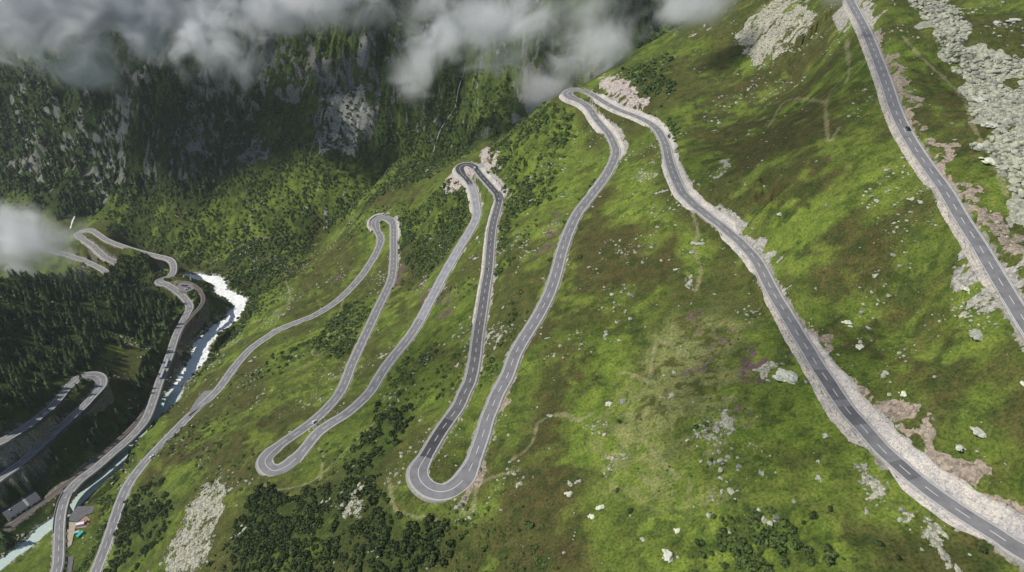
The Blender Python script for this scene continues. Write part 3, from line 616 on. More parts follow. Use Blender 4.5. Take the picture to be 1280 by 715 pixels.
# ------------------------------------------------------------------ masonry
def stone(name,c,sc_=1.0,dark=.55):
    k=NT(name,.9,.15); wv=k.n('VectorMath',operation='ADD'); sn=k.noise(.9,3); s_=k.n('VectorMath',operation='SCALE'); s_.inputs['Scale'].default_value=1.5
    k.l(sn.outputs['Color'],s_.inputs[0]); k.l(k.co(),wv.inputs[0]); k.l(s_.outputs[0],wv.inputs[1])
    v=k.noise(1.7*sc_,co=wv.outputs[0],kind='V'); e=k.n('SeparateColor'); k.l(v.outputs['Color'],e.inputs[0])
    col=k.mix(c,k.ramp(e.outputs[0],[(0,(.72,.72,.74)),(.5,(1,1,1)),(1,(1.2,1.17,1.1))]),1.,'MULTIPLY')
    col=k.mix(col,k.ramp(v.outputs['Distance'],[(.6,1.0),(1.0,dark)]),1.,'MULTIPLY')
    big=k.noise(.12,4); col=k.mix(col,k.ramp(big.outputs[0],[(.35,(.80,.80,.82)),(.65,(1.1,1.06,1.0))]),1.,'MULTIPLY')
    iv=k.n('Math',operation='SUBTRACT'); iv.inputs[0].default_value=1; k.l(v.outputs['Distance'],iv.inputs[1])
    return k.out(col,k.bump(iv.outputs[0],.5,.18))
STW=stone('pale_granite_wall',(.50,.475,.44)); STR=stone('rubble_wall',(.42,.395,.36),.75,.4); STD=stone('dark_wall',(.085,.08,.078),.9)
def wall_along(ri,i,j,sgn,sd,lab):
    P=ROADS[ri][i:j+1]; w=3.5; hw=half_width(ROADS[ri],3.55 if ri<2 else 3.5)[i:j+1]+.8
    T,N=normals(P); n=len(P); slope=1.08 if sd=='U' else 1.3; dirn=1 if sd=='U' else -1
    # height where the masonry meets the natural ground
    H=np.full(n,8.5)
    for h in np.arange(8.5,.3,-.4):
        o=hw+h/slope; x=P[:,0]+N[:,0]*sgn*o; y=P[:,1]+N[:,1]*sgn*o; g=base_h(x,y)+rough_h(x,y)
        z=P[:,2]+dirn*h
        ix=np.clip(np.round(x-RX0).astype(int),0,rnx-1); iy=np.clip(np.round(y-RY0).astype(int),0,rny-1); own=fI[ix,iy]-off[ri]; bad=(own<i-12)|(own>j+12); g=np.where(bad,z-1 if sd=='U' else z+1,g)
        H=np.where((z>=g) if sd=='U' else (z<=g),h,H)
    H=np.convolve(np.r_[np.full(6,H[0]),H,np.full(6,H[-1])],np.ones(13)/13,'valid')
    H=np.clip(H+(.3 if sd=='U' else 1.2),1.1,(np.linspace(4.6,1.6,n) if 'long white' in lab else 2.4) if sd=='U' else np.linspace(2.2+2.2*('rough' in lab),2.4-.9*('rough' in lab),n)+1.2*('curved' in lab or 'rounded' in lab))
    s=np.arange(n)*1.0
    if sd=='U': H=H+fbm(s,s*0+ri*7,9,3,140)*.9
    ends=np.clip(np.minimum(np.arange(n),np.arange(n)[::-1])/10,.12,1); H=H*ends
    K=7; offs=[]
    t0=-.35 if sd=='U' else .16
    for k in range(K+1):
        f=k/K; rg=(fbm(P[:,0],P[:,1]+f*40,3.2,3,150+k))*.42*(0<k)
        offs.append((sgn*(hw+H*f/slope+rg),t0*(1-f)+dirn*H*f if sd=='U' else t0-H*f))
    top=[] 
    if sd=='U': offs+= [(sgn*(hw+H/slope+.5),H+.05),(sgn*(hw+H/slope+2.2),H+.1),(sgn*(hw+H/slope+3.4),H-2.)]
    else: offs=[(sgn*(hw-.5),t0),]+offs
    V,F=sweep(P,offs if sgn>0 else offs[::-1])
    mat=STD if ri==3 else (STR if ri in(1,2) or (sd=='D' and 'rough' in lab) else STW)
    o=obj('retaining_wall',V,F,mat); tag(o,lab,'retaining wall',group='stone walls propping the pass roads')
for a in WSEG: wall_along(*a)
# ------------------------------------------------------------------ railway
RAILM=plain('rail_steel',(.20,.16,.14),.5,.1,1,metal=.6); SLEEP=plain('sleeper_wood',(.09,.07,.055),.9,.2,2); BALL=plain('track_ballast',(.17,.15,.13),.95,.35,2.5)
V_,F_=sweep(R,[(-2.6,-.5),(-1.7,-.06),(1.7,-.06),(2.6,-.5)]); rr=obj('railway',V_,F_,BALL); tag(rr,'single rusty brown railway track curving beside the valley road','railway',kind='structure')
for s in (-.55,.55):
    a=[(s-.07,-.06),(s-.07,.16),(s+.07,.16),(s+.07,-.06)]; V_,F_=sweep(R,a[::-1]); obj('rail',V_,F_[:,::-1],RAILM,rr)
T_,N_=normals(R); parts=[]
Q=resample(R,1.2); Tq,Nq=normals(Q)
for p,t,nn in zip(Q,Tq,Nq):
    c=[(a*nn[0]*1.1+b*t[0]*.18,a*nn[1]*1.1+b*t[1]*.18,z) for z in(-.05,.05) for a,b in((-1,-1),(1,-1),(1,1),(-1,1))]
    parts.append((p+np.array(c),np.array([[4,5,6,7],[0,1,5,4],[1,2,6,5],[2,3,7,6],[3,0,4,7]])))
v,f=joinVF(parts); tag(obj('sleepers',v,f,SLEEP,rr),kind='stuff')
# ------------------------------------------------------------------ river
def water():
    k=NT('glacial_river_water',.8,.12); n=k.noise(.35,5,.7); m=k.noise(1.6,4,.7)
    a=k.n('Attribute',attribute_name='foam'); ad=k.n('Math',operation='ADD'); k.l(a.outputs['Fac'],ad.inputs[0]); k.l(n.outputs[0],ad.inputs[1])
    f=k.ramp(ad.outputs[0],[(.62,0),(.85,1)])
    col=k.mix((.46,.56,.51),(.86,.88,.87),f)
    col=k.mix(col,k.ramp(m.outputs[0],[(.3,.82),(.7,1.1)]),1.,'MULTIPLY')
    return k.out(col,k.bump(n.outputs[0],.6,.5,k.bump(m.outputs[0],.5,.2)))
WATER=water()
cols=15; xs=np.linspace(-13,13,cols)
V_,F_=sweep(Wt,[(a,0) for a in xs]); fo=np.repeat(sstep(-494.5,-498,Wt[:,2]),cols)
V_[:,2]+=(fbm(V_[:,0],V_[:,1],3.5,4,160)*1.3)*fo+fbm(V_[:,0],V_[:,1],2.5,3,166)*.12-.15
me=mesh('river',V_,F_,[WATER],True); attr(me,'foam',fo*.62+.06,'FLOAT')
tag(link('river',me),'pale green glacial river with white rapids upstream','river',kind='structure')
# ------------------------------------------------------------------ prototypes of plants and stones
def ico(sub):
    import bmesh
    b=bmesh.new(); bmesh.ops.create_icosphere(b,subdivisions=sub,radius=1); b.verts.ensure_lookup_table()
    V=np.array([v.co[:] for v in b.verts]); F=np.array([[v.index for v in f.verts] for f in b.faces]); b.free(); return V,F
ICO1,ICO2=ico(1),ico(2)
def rock_proto(seed,sub=2):
    r=np.random.default_rng(seed); V,F=(ICO2 if sub==2 else ICO1); V=V.copy()
    for _ in range(9 if sub==2 else 5):       # split faces: cut the ball with planes
        n=r.normal(size=3); n/=np.linalg.norm(n); d=r.uniform(.45,.8); k=V@n-d; V-=np.outer(np.maximum(k,0),n)
    V*=np.array([r.uniform(.8,1.35),r.uniform(.7,1.1),r.uniform(.45,.8)]); V+=r.normal(size=V.shape)*.02
    V[:,2]+=.15; return V,F
ICO3=None
def rock_big(seed):
    global ICO3
    if ICO3 is None: ICO3=ico(4)
    r=np.random.default_rng(seed); V,F=ICO3; V=V.copy()
    for _ in range(16):
        n=r.normal(size=3); n/=np.linalg.norm(n); d=r.uniform(.5,.85); k=V@n-d; V-=np.outer(np.maximum(k,0),n)
    V*=(1+fbm(V[:,0]*1.3+V[:,2]+seed,V[:,1]*1.3-V[:,2],.45,5,240)[:,None]*.35)
    V*=np.array([r.uniform(.85,1.35),r.uniform(.7,1.1),r.uniform(.5,.8)]); V[:,2]+=.12; return V,F
def leafquads(C,S,r,up=.35):
    """a quad of size S at every centre C, tilted at random but facing outwards more than not"""
    n=len(C); N=r.normal(size=(n,3)); N/=np.linalg.norm(N,axis=1)[:,None]; O=C-C.mean(0); O/=np.linalg.norm(O,axis=1)[:,None]+1e-6
    N=N*.75+O*.9+np.array([0,0,up]); N/=np.linalg.norm(N,axis=1)[:,None]
    A=np.cross(N,r.normal(size=(n,3))); A/=np.linalg.norm(A,axis=1)[:,None]+1e-9; B=np.cross(N,A)
    S=np.asarray(S)[:,None]*r.uniform(.6,1.25,(n,1)); k=r.uniform(.55,1.,(n,1))
    V=np.stack([C-A*S-B*S*k,C+A*S-B*S*k*.6,C+A*S*.8+B*S*k,C-A*S*.7+B*S*k],1).reshape(-1,3)
    F=np.arange(n*4).reshape(n,4); return V,F
def shrub_proto(seed,nq):
    r=np.random.default_rng(seed); C=[]
    lob=[(r.uniform(-.45,.45),r.uniform(-.45,.45),r.uniform(.25,.5),r.uniform(.35,.62)) for _ in range(5)]+[(0,0,.35,.6)]
    for k in range(nq):
        x,y,z,R_=lob[r.integers(len(lob))]; d=r.normal(size=3); d/=np.linalg.norm(d); d[2]=abs(d[2])*1.0-.15
        C.append(np.array([x,y,z])+d*R_*r.uniform(.75,1.0)*np.array([1,1,.8]))
    C=np.array(C); return leafquads(C,np.full(nq,2.1/math.sqrt(nq)),r)
def conifer_crown(seed,nq,wide=.17):
    """unit height"""
    r=np.random.default_rng(seed); C=[];S=[]; n=0; lean=r.uniform(-.02,.02,2)
    miss=r.uniform(0,2*math.pi)
    while len(C)<nq:
        f=r.random()**1.45; z=.10+f*.88; w=wide*(1-f)**.8+.012
        a=r.uniform(0,2*math.pi)
        w*=.75+.25*math.sin(a*2+miss+f*9)+r.uniform(-.12,.12)
        whorl=math.floor(f*14)/14; z=.10+(.35*f+.65*whorl)*.88
        rad=w*r.uniform(.35,1.05); C.append([math.cos(a)*rad+lean[0]*z,math.sin(a)*rad+lean[1]*z,z-rad*.35]); S.append(.030+.055*(1-f)*r.uniform(.6,1.1))
    C=np.array(C); S=np.array(S)*math.sqrt(260/nq)
    N=r.normal(size=(nq,3))*.35+np.c_[C[:,:2]/ (np.linalg.norm(C[:,:2],axis=1)[:,None]+1e-6)*.55,np.full(nq,.75)]; N/=np.linalg.norm(N,axis=1)[:,None]
    A=np.cross(N,r.normal(size=(nq,3))); A/=np.linalg.norm(A,axis=1)[:,None]; B=np.cross(N,A); S=S[:,None]
    V=np.stack([C-A*S-B*S*.6,C+A*S-B*S*.4,C+A*S*.5+B*S,C-A*S*.6+B*S*.8],1).reshape(-1,3)
    return V,np.arange(nq*4).reshape(nq,4)
def trunk_proto():
    V=[];F=[];k=6
    for i,(z,rr) in enumerate([(-.06,.022),(.0,.019),(.4,.012),(.95,.003)]):
        V+=[[math.cos(2*math.pi*j/k)*rr,math.sin(2*math.pi*j/k)*rr,z] for j in range(k)]
        if i: F+=[[(i-1)*k+j,(i-1)*k+(j+1)%k,i*k+(j+1)%k,i*k+j] for j in range(k)]
    return np.array(V),np.array(F)
def merge(protos,which,pos,scl,rz,tilt=None):
    Vs,Fs,Ts,o=[],[],[],0
    for p in range(len(protos)):
        m=np.where(which==p)[0]
        if not len(m): continue
        V,F=protos[p]; c,s=np.cos(rz[m]),np.sin(rz[m]); S=scl[m] if scl.ndim==2 else np.repeat(scl[m][:,None],3,1)
        X=V[None]*S[:,None,:]
        Y=np.stack([X[...,0]*c[:,None]-X[...,1]*s[:,None],X[...,0]*s[:,None]+X[...,1]*c[:,None],X[...,2]],-1)+pos[m][:,None,:]
        Vs.append(Y.reshape(-1,3)); Fs.append((F[None]+(np.arange(len(m))*len(V))[:,None,None]).reshape(-1,F.shape[1])+o)
        Ts.append(np.repeat(rng.random(len(m)),len(V))); o+=len(m)*len(V)
    return np.vstack(Vs),np.vstack(Fs),np.concatenate(Ts)
def leafmat(name,c1,c2,two=False):
    k=NT(name,.8,.15); a=k.n('Attribute',attribute_name='vary'); oi=k.n('ObjectInfo'); ad=k.n('Math',operation='ADD'); k.l(a.outputs['Fac'],ad.inputs[0]); k.l(oi.outputs['Random'],ad.inputs[1])
    fr=k.n('Math',operation='FRACT'); k.l(ad.outputs[0],fr.inputs[0])
    n=k.noise(1.1,3,.6); f=k.n('Math',operation='MULTIPLY_ADD'); k.l(n.outputs[0],f.inputs[0]); f.inputs[1].default_value=1.2; f.inputs[2].default_value=-.35
    g=k.n('Math',operation='ADD'); k.l(f.outputs[0],g.inputs[0]); h=k.n('Math',operation='MULTIPLY'); k.l(fr.outputs[0],h.inputs[0]); h.inputs[1].default_value=.55; k.l(h.outputs[0],g.inputs[1])
    return k.out(k.ramp(g.outputs[0],[(.2,c1),(.95,c2)]))
SHR=leafmat('alder_leaves',(.050,.084,.026),(.130,.178,.048)); PINE=leafmat('mountain_pine_needles',(.030,.050,.018),(.085,.115,.036)); CON=leafmat('conifer_needles',(.034,.065,.024),(.120,.160,.050))
BARK=plain('bark',(.09,.07,.055),.9,.3,3)
def rockmat(name,c):
    k=NT(name,.92,.12); n=k.noise(1.3,5,.65); m=k.noise(.35,3); a=k.n('Attribute',attribute_name='vary'); oi=k.n('ObjectInfo'); ad=k.n('Math',operation='ADD'); k.l(a.outputs['Fac'],ad.inputs[0]); k.l(oi.outputs['Random'],ad.inputs[1]); fr=k.n('Math',operation='FRACT'); k.l(ad.outputs[0],fr.inputs[0])
    col=k.mix(c,k.ramp(fr.outputs[0],[(0,(.62,.62,.64)),(.5,(1,1,1)),(1,(1.2,1.22,1.1))]),1.,'MULTIPLY')
    col=k.mix(col,k.ramp(n.outputs[0],[(.3,(.6,.6,.6)),(.6,(1.08,1.08,1.05))]),1.,'MULTIPLY')
    return k.out(col,k.bump(n.outputs[0],.6,.2))
ROCK=rockmat('lichened_granite',(.37,.37,.30)); ROCKB=rockmat('pale_lichened_boulder',(.60,.60,.50)); ROCKG=rockmat('grey_granite',(.46,.45,.42))
# ------------------------------------------------------------------ scattering
def project(P):
    t=P[:,1]*CP-P[:,2]*SP; return 640+FPX*P[:,0]/t,357.5-FPX*(P[:,1]*SP+P[:,2]*CP)/t,t
def scatter(maskfn,n,keep_off=6.0,margin=160,y0=60,y1=1200,water=True):
    """n tries over the surveyed ground"""
    x=rng.uniform(PX0,PX1,n); y=rng.uniform(y0,y1,n)
    # throw away what the view never reaches before the costly tests
    z=bilin(BASE,GX0,GY0,GS,x,y); px,py,t=project(np.c_[x,y,z]); ok=(t>60)&(px>-margin)&(px<1280+margin)&(py>-margin)&(py<715+margin)
    x,y=x[ok],y[ok]; m=maskfn(x,y); ok=rng.random(len(x))<m; x,y=x[ok],y[ok]
    ins=(x>RX0)&(x<RX1)&(y>RY0)&(y<RY1)
    D=np.where(ins,rf(fD,x,y),99); D2=np.where(ins,rf(rD,x,y),99); D3=np.where(ins,rf(wD,x,y),99)
    ok=(D>keep_off)&(D2>3.6)&(D3>(8.5 if water else 0)); x,y=x[ok],y[ok]
    for q in NOGO:
        c=((x-q[0])**2+(y-q[1])**2>q[2]**2); x,y=x[c],y[c]
    return np.c_[x,y,final_h(x,y)]
NOGO=[]
for px_,py_,r_ in [(27,630,14),(44,620,13),(10,642,15),(20,658,10),(50,640,9),(100,650,15),(90,668,9),(112,640,9),(84,700,8),(232,360,13)]:
    q=raycast(px_,py_)[0]; NOGO.append((q[0],q[1],r_))
def individuals(P,size,most,infr=True):
    px,py,t=project(P); vis=(px>-8)&(px<1288)&(py>-12)&(py<727)
    key=np.where(vis,size/t,0); c=np.argsort(-key)[:most*3+60]
    q=raycast(px[c],py[c]); d=np.linalg.norm(q-P[c],axis=1); hid=c[d>22]; key[hid]*=1e-4      # hidden behind a crest
    vis[hid]=False; o=np.argsort(-key); k=min(most,int(vis.sum())); return o[:k],o[k:]
def keepout(P,size,lim):
    return P
# shrubs ------------------------------------------------------------
cl=lambda x,y,s,seed,a,b:sstep(a,b,fbm(x,y,s,3,seed))
P1=scatter(lambda x,y:mk('shrubs',x,y,6,16)*(.12+.88*cl(x,y,20,200,-.25,.2))*(1-farwall(x,y)*.25),560000,5.4)
P2=scatter(lambda x,y:farwall(x,y)*sstep(.74,.62,ridge_rock(x,y)+mk('cliff',x,y,6,22)*.2)*.75*cl(x,y,35,204,-.5,.1),380000)
P3=scatter(lambda x,y:(1-farwall(x,y))*sstep(.12,.5,fbm(x,y,60,4,208)+.0)*.55*(1-mk('hayfield',x,y))*(x<20),260000,6.2)
P4=scatter(lambda x,y:mk('hayfield',x,y,5,20)*.08+mk('heather',x,y)*.05+(x<200)*.006,260000,6.0)
SPT=np.vstack([P1,P2,P3,P4]); SS=np.r_[.6+2.6*rng.random(len(P1))**2.2,1.0+2.0*rng.random(len(P2))**1.8,.6+1.6*rng.random(len(P3))**2,rng.uniform(.35,.95,len(P4))]
dbg('shrubs',len(P1),len(P2),len(P3),len(P4),round(time.time()-T0,1))
PN=scatter(lambda x,y:mk('pines',x,y,5,14)*(.1+.9*cl(x,y,16,212,-.35,.05)),420000,5.8); PNS=.9+2.4*rng.random(len(PN))**1.8
def plant(P,S,mat,proto_far,proto_near,name,label,group,most,zs=.85,nind=None,cat='bush'):
    a,b=individuals(P,S,most)
    pm=[]
    for k,(V,F) in enumerate(proto_near[:6]):
        me=mesh(name,V,F,[mat]); attr(me,'vary',np.zeros(len(V)),'FLOAT'); pm.append(me)
    for n_,i in enumerate(a):
        o=link(name,pm[n_%len(pm)],loc=tuple(P[i]-np.array([0,0,.1]))); s=float(S[i]); o.scale=(s,s,s*zs); o.rotation_euler=(0,0,float(rng.uniform(0,6.28)))
        L_=label(P[i]) if callable(label) else label
        tag(o,L_[0],cat,L_[1])
    px,py,t=project(P[b]); far=t>560
    parts=[]
    for sel,pr in ((b[far],proto_far),(b[~far],proto_near)):
        if len(sel):
            parts.append(merge(pr,rng.integers(0,len(pr),len(sel)),P[sel]-np.array([0,0,.1]),np.c_[S[sel],S[sel],S[sel]*zs],rng.uniform(0,6.28,len(sel))))
    V=np.vstack([p[0] for p in parts]); F=[];o_=0
    for p in parts: F.append(p[1]+o_); o_+=len(p[0])
    me=mesh(name+'_cover',V,np.vstack(F),[mat]); attr(me,'vary',np.concatenate([p[2] for p in parts]),'FLOAT')
    return link(name+'_cover',me)
NEARS=[shrub_proto(300+k,110) for k in range(6)]; FARS=[shrub_proto(320+k,34) for k in range(6)]
def lab_shrub(p):
    px,py,_=project(p[None]); px,py=px[0],py[0]
    if px>840: return ('dark green rounded bush on the grassy slope at lower right','bushes on the lower right slope')
    if px>600: return ('green bush on the slope below the topmost hairpin or beside its lower road','bushes between the middle hairpins')
    if px>300: return ('small green alder bush on the slope among the tall hairpins','bushes among the tall hairpins')
    return ('green alder bush on the slope above the river','bushes above the river')
tag(plant(SPT,SS,SHR,FARS,NEARS,'alder_bush',lab_shrub,None,210),'dense green alder scrub covering the slopes and the far wall','scrub',kind='stuff')
tag(plant(PN,PNS,PINE,FARS,NEARS,'mountain_pine',('low dark mountain pine in the thicket below the two lower hairpins','mountain pines below the lower hairpins'),None,90,1.0,cat='bush'),'dark mountain pine thicket on the rocky slope at bottom centre','pine thicket',kind='stuff')
# hand-placed bushes at the lower right
for px_,py_,w_,lab in [(1015,645,11,'round dark bush, left of a close pair on the lower right slope'),(1037,637,8,'dark bush, right and smaller of a close pair on the lower right slope'),(1100,681,11,'dark bush standing alone in grass left of the rubble strip'),(1122,699,8,'small dark bush near the bottom edge left of the rubble strip'),
  (1229,689,11,'dark bush just below the road near the lower right corner'),(986,665,9,'dark bush at the right edge of the big thicket at the bottom'),(1004,654,6,'small dark bush beside the big thicket at the bottom'),(892,647,8,'dark bush alone in bright grass above the bottom thicket'),(774,528,7,'small bush in the pale meadow near a white boulder'),(889,576,6,'small bush at the foot of the pink scree'),
  (787,640,9,'dark bush among white stones below the pale meadow'),(771,614,7,'small bush among stones at the foot of the pale meadow'),(973,554,5,'tiny bush in grass left of the big right hand wall')]:
    p=raycast(px_,py_)[0]; t=project(p[None])[2][0]; s=w_*t/FPX*.62
    V,F=shrub_proto(int(px_),260); o=obj('round_bush',V,F,SHR if px_<1000 else PINE,loc=tuple(p)); o.scale=(s,s,s); tag(o,lab,'bush')
# conifers ----------------------------------------------------------
C1=scatter(lambda x,y:mk('forest',x,y,5,14)*(1-mk('clearing',x,y,4,12)*.9)*(1-farwall(x,y)*.35)*.40*cl(x,y,30,220,-.6,-.1),110000,8.8)
C2=scatter(lambda x,y:farwall(x,y)*.16*cl(x,y,50,224,-.05,.25),160000)
CPt=np.vstack([C1,C2]); CS=np.r_[8+12*rng.random(len(C1))**1.2,rng.uniform(6,12,len(C2))]
dbg('conifers',len(CPt),'pines',len(PN))
CN=[conifer_crown(400+k,240,.20+.025*(k%3)) for k in range(6)]; CF=[conifer_crown(430+k,70,.21+.025*(k%3)) for k in range(6)]; TR=trunk_proto()
a,b=individuals(CPt,CS,290)
tme=mesh('trunk',*TR,[BARK]); cms=[]
for V,F in CN:
    me=mesh('crown',V,F,[CON]); attr(me,'vary',np.zeros(len(V)),'FLOAT'); cms.append(me)
for n_,i in enumerate(a):
    h=float(CS[i]); e=empty('conifer',tuple(CPt[i]),float(rng.uniform(0,6.28))); e.scale=(h,h,h)
    px,py,_=project(CPt[i][None]); px,py=px[0],py[0]
    if py<480 and px<240: L_=('dark conifer of the forest on the spur behind the loop road','conifers on the forested spur')
    elif px<240: L_=('dark conifer in the strip of wood between the loop road and the river','conifers between the loop road and the river')
    else: L_=('dark conifer clinging to the far rocky wall','conifers on the far wall')
    tag(e,L_[0],'tree',L_[1]); link('trunk',tme,e); link('crown',cms[n_%6],e)
px,py,t=project(CPt[b]); V,F,T=merge(CF,rng.integers(0,6,len(b)),CPt[b],CS[b],rng.uniform(0,6.28,len(b)))
me=mesh('conifer_forest',V,F,[CON]); attr(me,'vary',T,'FLOAT'); tag(link('conifer_forest',me),'dark conifer forest on the spur and the far wall','forest',kind='stuff')
# stones ------------------------------------------------------------
RN=[rock_proto(500+k) for k in range(8)]; RF=[rock_proto(520+k,1) for k in range(8)]
R1=scatter(lambda x,y:sstep(.4,.7,mk('boulders',x,y,5,14)-mk('greenhole',x,y,4,12)*1.2),900000,7,80,y1=900)
R2=scatter(lambda x,y:sstep(.25,.6,mk('scree',x,y,4,9))*.9,1100000,6,40,y1=800)
R3=scatter(lambda x,y:mk('dirt',x,y,4,9)*.30,700000,6,40,y1=800)
R4=scatter(lambda x,y:(1-farwall(x,y))*sstep(.25,.6,fbm(x,y,30,4,230)+fbm(x,y,9,2,236)*.4)*.30,600000,6,40,y1=900)
R5=scatter(lambda x,y:(1-farwall(x,y))*.014,300000,6,20,y1=900)
RV=[]
for k in range(0,len(Wt),1):
    if Wt[k,2]<-494.5 or rng.random()<.15:
        for _ in range(4):
            a_=rng.uniform(5,13)*rng.choice([-1,1]); T_,N_=normals(Wt[max(0,k-1):k+2]); RV.append([Wt[k,0]+N_[0,0]*a_,Wt[k,1]+N_[0,1]*a_])
RV=np.array(RV); RV=np.c_[RV,final_h(RV[:,0],RV[:,1])]
def ls(n,a,b,p=2.2): return a+(b-a)*rng.random(n)**p
RP=np.vstack([R1,R2,R3,R4,R5,RV]); RS=np.r_[ls(len(R1),.35,2.8,2.6),ls(len(R2),.2,1.3,3.4),ls(len(R3),.2,.9),ls(len(R4),.25,1.6,3),ls(len(R5),.25,1.3,3),ls(len(RV),.5,1.9)]
dbg('rocks',[len(q) for q in (R1,R2,R3,R4,R5,RV)])
NAMED=[(985,471,26,.9,'big pale split boulder in the grass left of the right hand road bend'),(1222,418,20,.8,'long pale slab boulder in grass near the right edge'),(1225,540,20,.35,'low flat grey boulder on the slope above the long white wall'),(1201,559,12,.4,'small flat grey boulder left of the low flat one above the long white wall'),
 (1209,362,13,.7,'pale boulder at the top of the stone strip near the right edge'),(1140,249,9,.6,'pale boulder just left of the topmost road'),(1151,253,9,.6,'pale boulder touching the wall of the topmost road'),(1061,404,12,.6,'broken pale boulder alone in the middle of the right hand slope'),(1075,434,11,.5,'small pale boulder below the broken one on the right hand slope'),
 (1247,29,16,.5,'grey boulder in the green gap of the boulder field, left of two'),(1268,26,16,.5,'grey boulder in the green gap of the boulder field, right of two'),(1238,158,20,.7,'dark edged boulder at the left border of the boulder field'),(1228,126,18,.7,'big grey boulder high on the left border of the boulder field'),
 (1228,183,14,.6,'pale boulder on grass below the boulder field'),(1240,201,22,.5,'long pale boulder on grass below the boulder field, lower and larger'),(864,354,10,.7,'white boulder above the pale meadow'),(712,618,10,.7,'white boulder alone in dark grass at bottom centre'),(762,505,9,.7,'white boulder at the left edge of the pale meadow'),(779,501,10,.6,'grey boulder at the top left of the pale meadow'),
 (804,676,8,.8,'rounded white boulder near the bottom edge'),(847,663,9,.8,'rounded white boulder left of the bottom thicket'),(836,695,18,.7,'cluster forming boulder with white sides left of the bottom thicket'),(752,634,11,.6,'white boulder on bright grass below the pale meadow'),(740,647,10,.6,'white boulder lowest on the bright grass below the pale meadow'),
 (1023,577,5,.8,'tiny white boulder in grass left of the lower right road'),(1024,598,9,.4,'flat white stone lying in grass left of the lower right road'),(1032,545,9,1.3,'upright grey crag at the foot of the big block wall'),(975,268,7,.7,'white boulder on the dark slope right of the upper bend'),(1280,480,9,.7,'white boulder at the right edge above the long wall'),(1112,493,9,.5,'white boulder above the brown bank by the long wall'),(1130,492,12,.5,'flat pale boulder above the brown bank by the long wall'),(953,591,8,.7,'white boulder on the bright slope right of the meadow'),(909,207,9,.6,'pale boulder on the dark slope above the right hand bend')]
for k,(px_,py_,w_,zz,lab) in enumerate(NAMED):
    p=raycast(px_,py_)[0]; t=project(p[None])[2][0]; s=w_*t/FPX*.5
    V,F=rock_big(600+k); r2=np.random.default_rng(k)
    # a second, smaller block leaning on the first gives the broken outline
    Vv,Ff=V,F
    for q_ in range(5):
        V2,F2=rock_proto(700+k*7+q_); a_=r2.uniform(0,6.28); V2=V2*r2.uniform(.15,.5)+np.array([math.cos(a_)*r2.uniform(.7,1.15),math.sin(a_)*r2.uniform(.7,1.1),-.08])
        Ff=np.vstack([Ff,F2+len(Vv)]); Vv=np.vstack([Vv,V2])
    Vv=Vv*np.array([1,1,zz])
    o=obj('boulder',Vv,Ff,ROCKG if 'grey' in lab else ROCKB,loc=tuple(p)); o.scale=(s,s,s); o.rotation_euler=(0,0,k*1.3); tag(o,lab,'boulder')
a,b=individuals(RP,RS,260); pm=[]
for V,F in RN:
    me=mesh('boulder',V,F,[ROCK]); attr(me,'vary',np.zeros(len(V)),'FLOAT'); pm.append(me)
for n_,i in enumerate(a):
    o=link('boulder',pm[n_%8],loc=tuple(RP[i])); s=float(RS[i]); o.scale=(s,s,s); o.rotation_euler=(0,0,float(rng.uniform(0,6.28)))
    px,py,_=project(RP[i][None]); px,py=px[0],py[0]
    if px>1120 and py<330: L_=('pale lichened block of the boulder field at the upper right','blocks of the boulder field')
    else: L_=('pale stone lying loose on the grassy slope or on a patch of scree','loose stones on the slopes')
    tag(o,L_[0],'boulder',L_[1])
V,F,T=merge(RF,rng.integers(0,8,len(b)),RP[b],RS[b],rng.uniform(0,6.28,len(b)))
me=mesh('rubble',V,F,[ROCK]); attr(me,'vary',T,'FLOAT'); tag(link('rubble',me),'pale loose rubble of scree, river banks and boulder field','rubble',kind='stuff')
dbg('plants and stones',round(time.time()-T0,1))
EXPO=0.0
# ------------------------------------------------------------------ vehicles
def boxVF(x0,x1,y0,y1,z0,z1,tx=0,ty=0):
    V=[(x0,y0,z0),(x1,y0,z0),(x1,y1,z0),(x0,y1,z0),(x0+tx,y0+ty,z1),(x1-tx,y0+ty,z1),(x1-tx,y1-ty,z1),(x0+tx,y1-ty,z1)]
    return np.array(V,float),np.array([[3,2,1,0],[4,5,6,7],[0,1,5,4],[1,2,6,5],[2,3,7,6],[3,0,4,7]])
def loft(secs):
    """secs: closed rings of equal length"""
    n=len(secs[0]); V=[p for s in secs for p in s]; F=[]
    for i in range(len(secs)-1):
        for k in range(n): F.append([i*n+k,i*n+(k+1)%n,(i+1)*n+(k+1)%n,(i+1)*n+k])
    F.append(list(range(n))[::-1]); F.append([(len(secs)-1)*n+k for k in range(n)]); return V,F
def cyl(c,r,h,axis,n=12):
    V=[];F=[]
    for s in(-.5,.5):
        for k in range(n):
            a=2*math.pi*k/n; p=[0,0,0]; p[axis]=s*h; p[(axis+1)%3]=r*math.cos(a); p[(axis+2)%3]=r*math.sin(a); V.append([p[j]+c[j] for j in range(3)])
    F=[[k,(k+1)%n,n+(k+1)%n,n+k] for k in range(n)]+[list(range(n))[::-1],list(range(n,2*n))]; return V,F
def paint(name,c): 
    k=NT(name,.28,.5); k.b.inputs['Coat Weight'].default_value=.4; n=k.noise(2,2); return k.out(k.mix(c,k.ramp(n.outputs[0],[(.3,.93),(.7,1.05)]),1.,'MULTIPLY'))
GLASS=paint('dark_window_glass',(.015,.018,.022)); TYRE=plain('tyre_rubber',(.02,.02,.02),.9); LAMP=paint('lamp_glass',(.8,.8,.75)); REDL=paint('tail_light_red',(.4,.02,.02))
PAINTS={n:paint(n+'_car_paint',c) for n,c in dict(white=(.78,.78,.78),black=(.02,.02,.024),silver=(.42,.43,.45),red=(.40,.03,.025),blue=(.04,.12,.38)).items()}
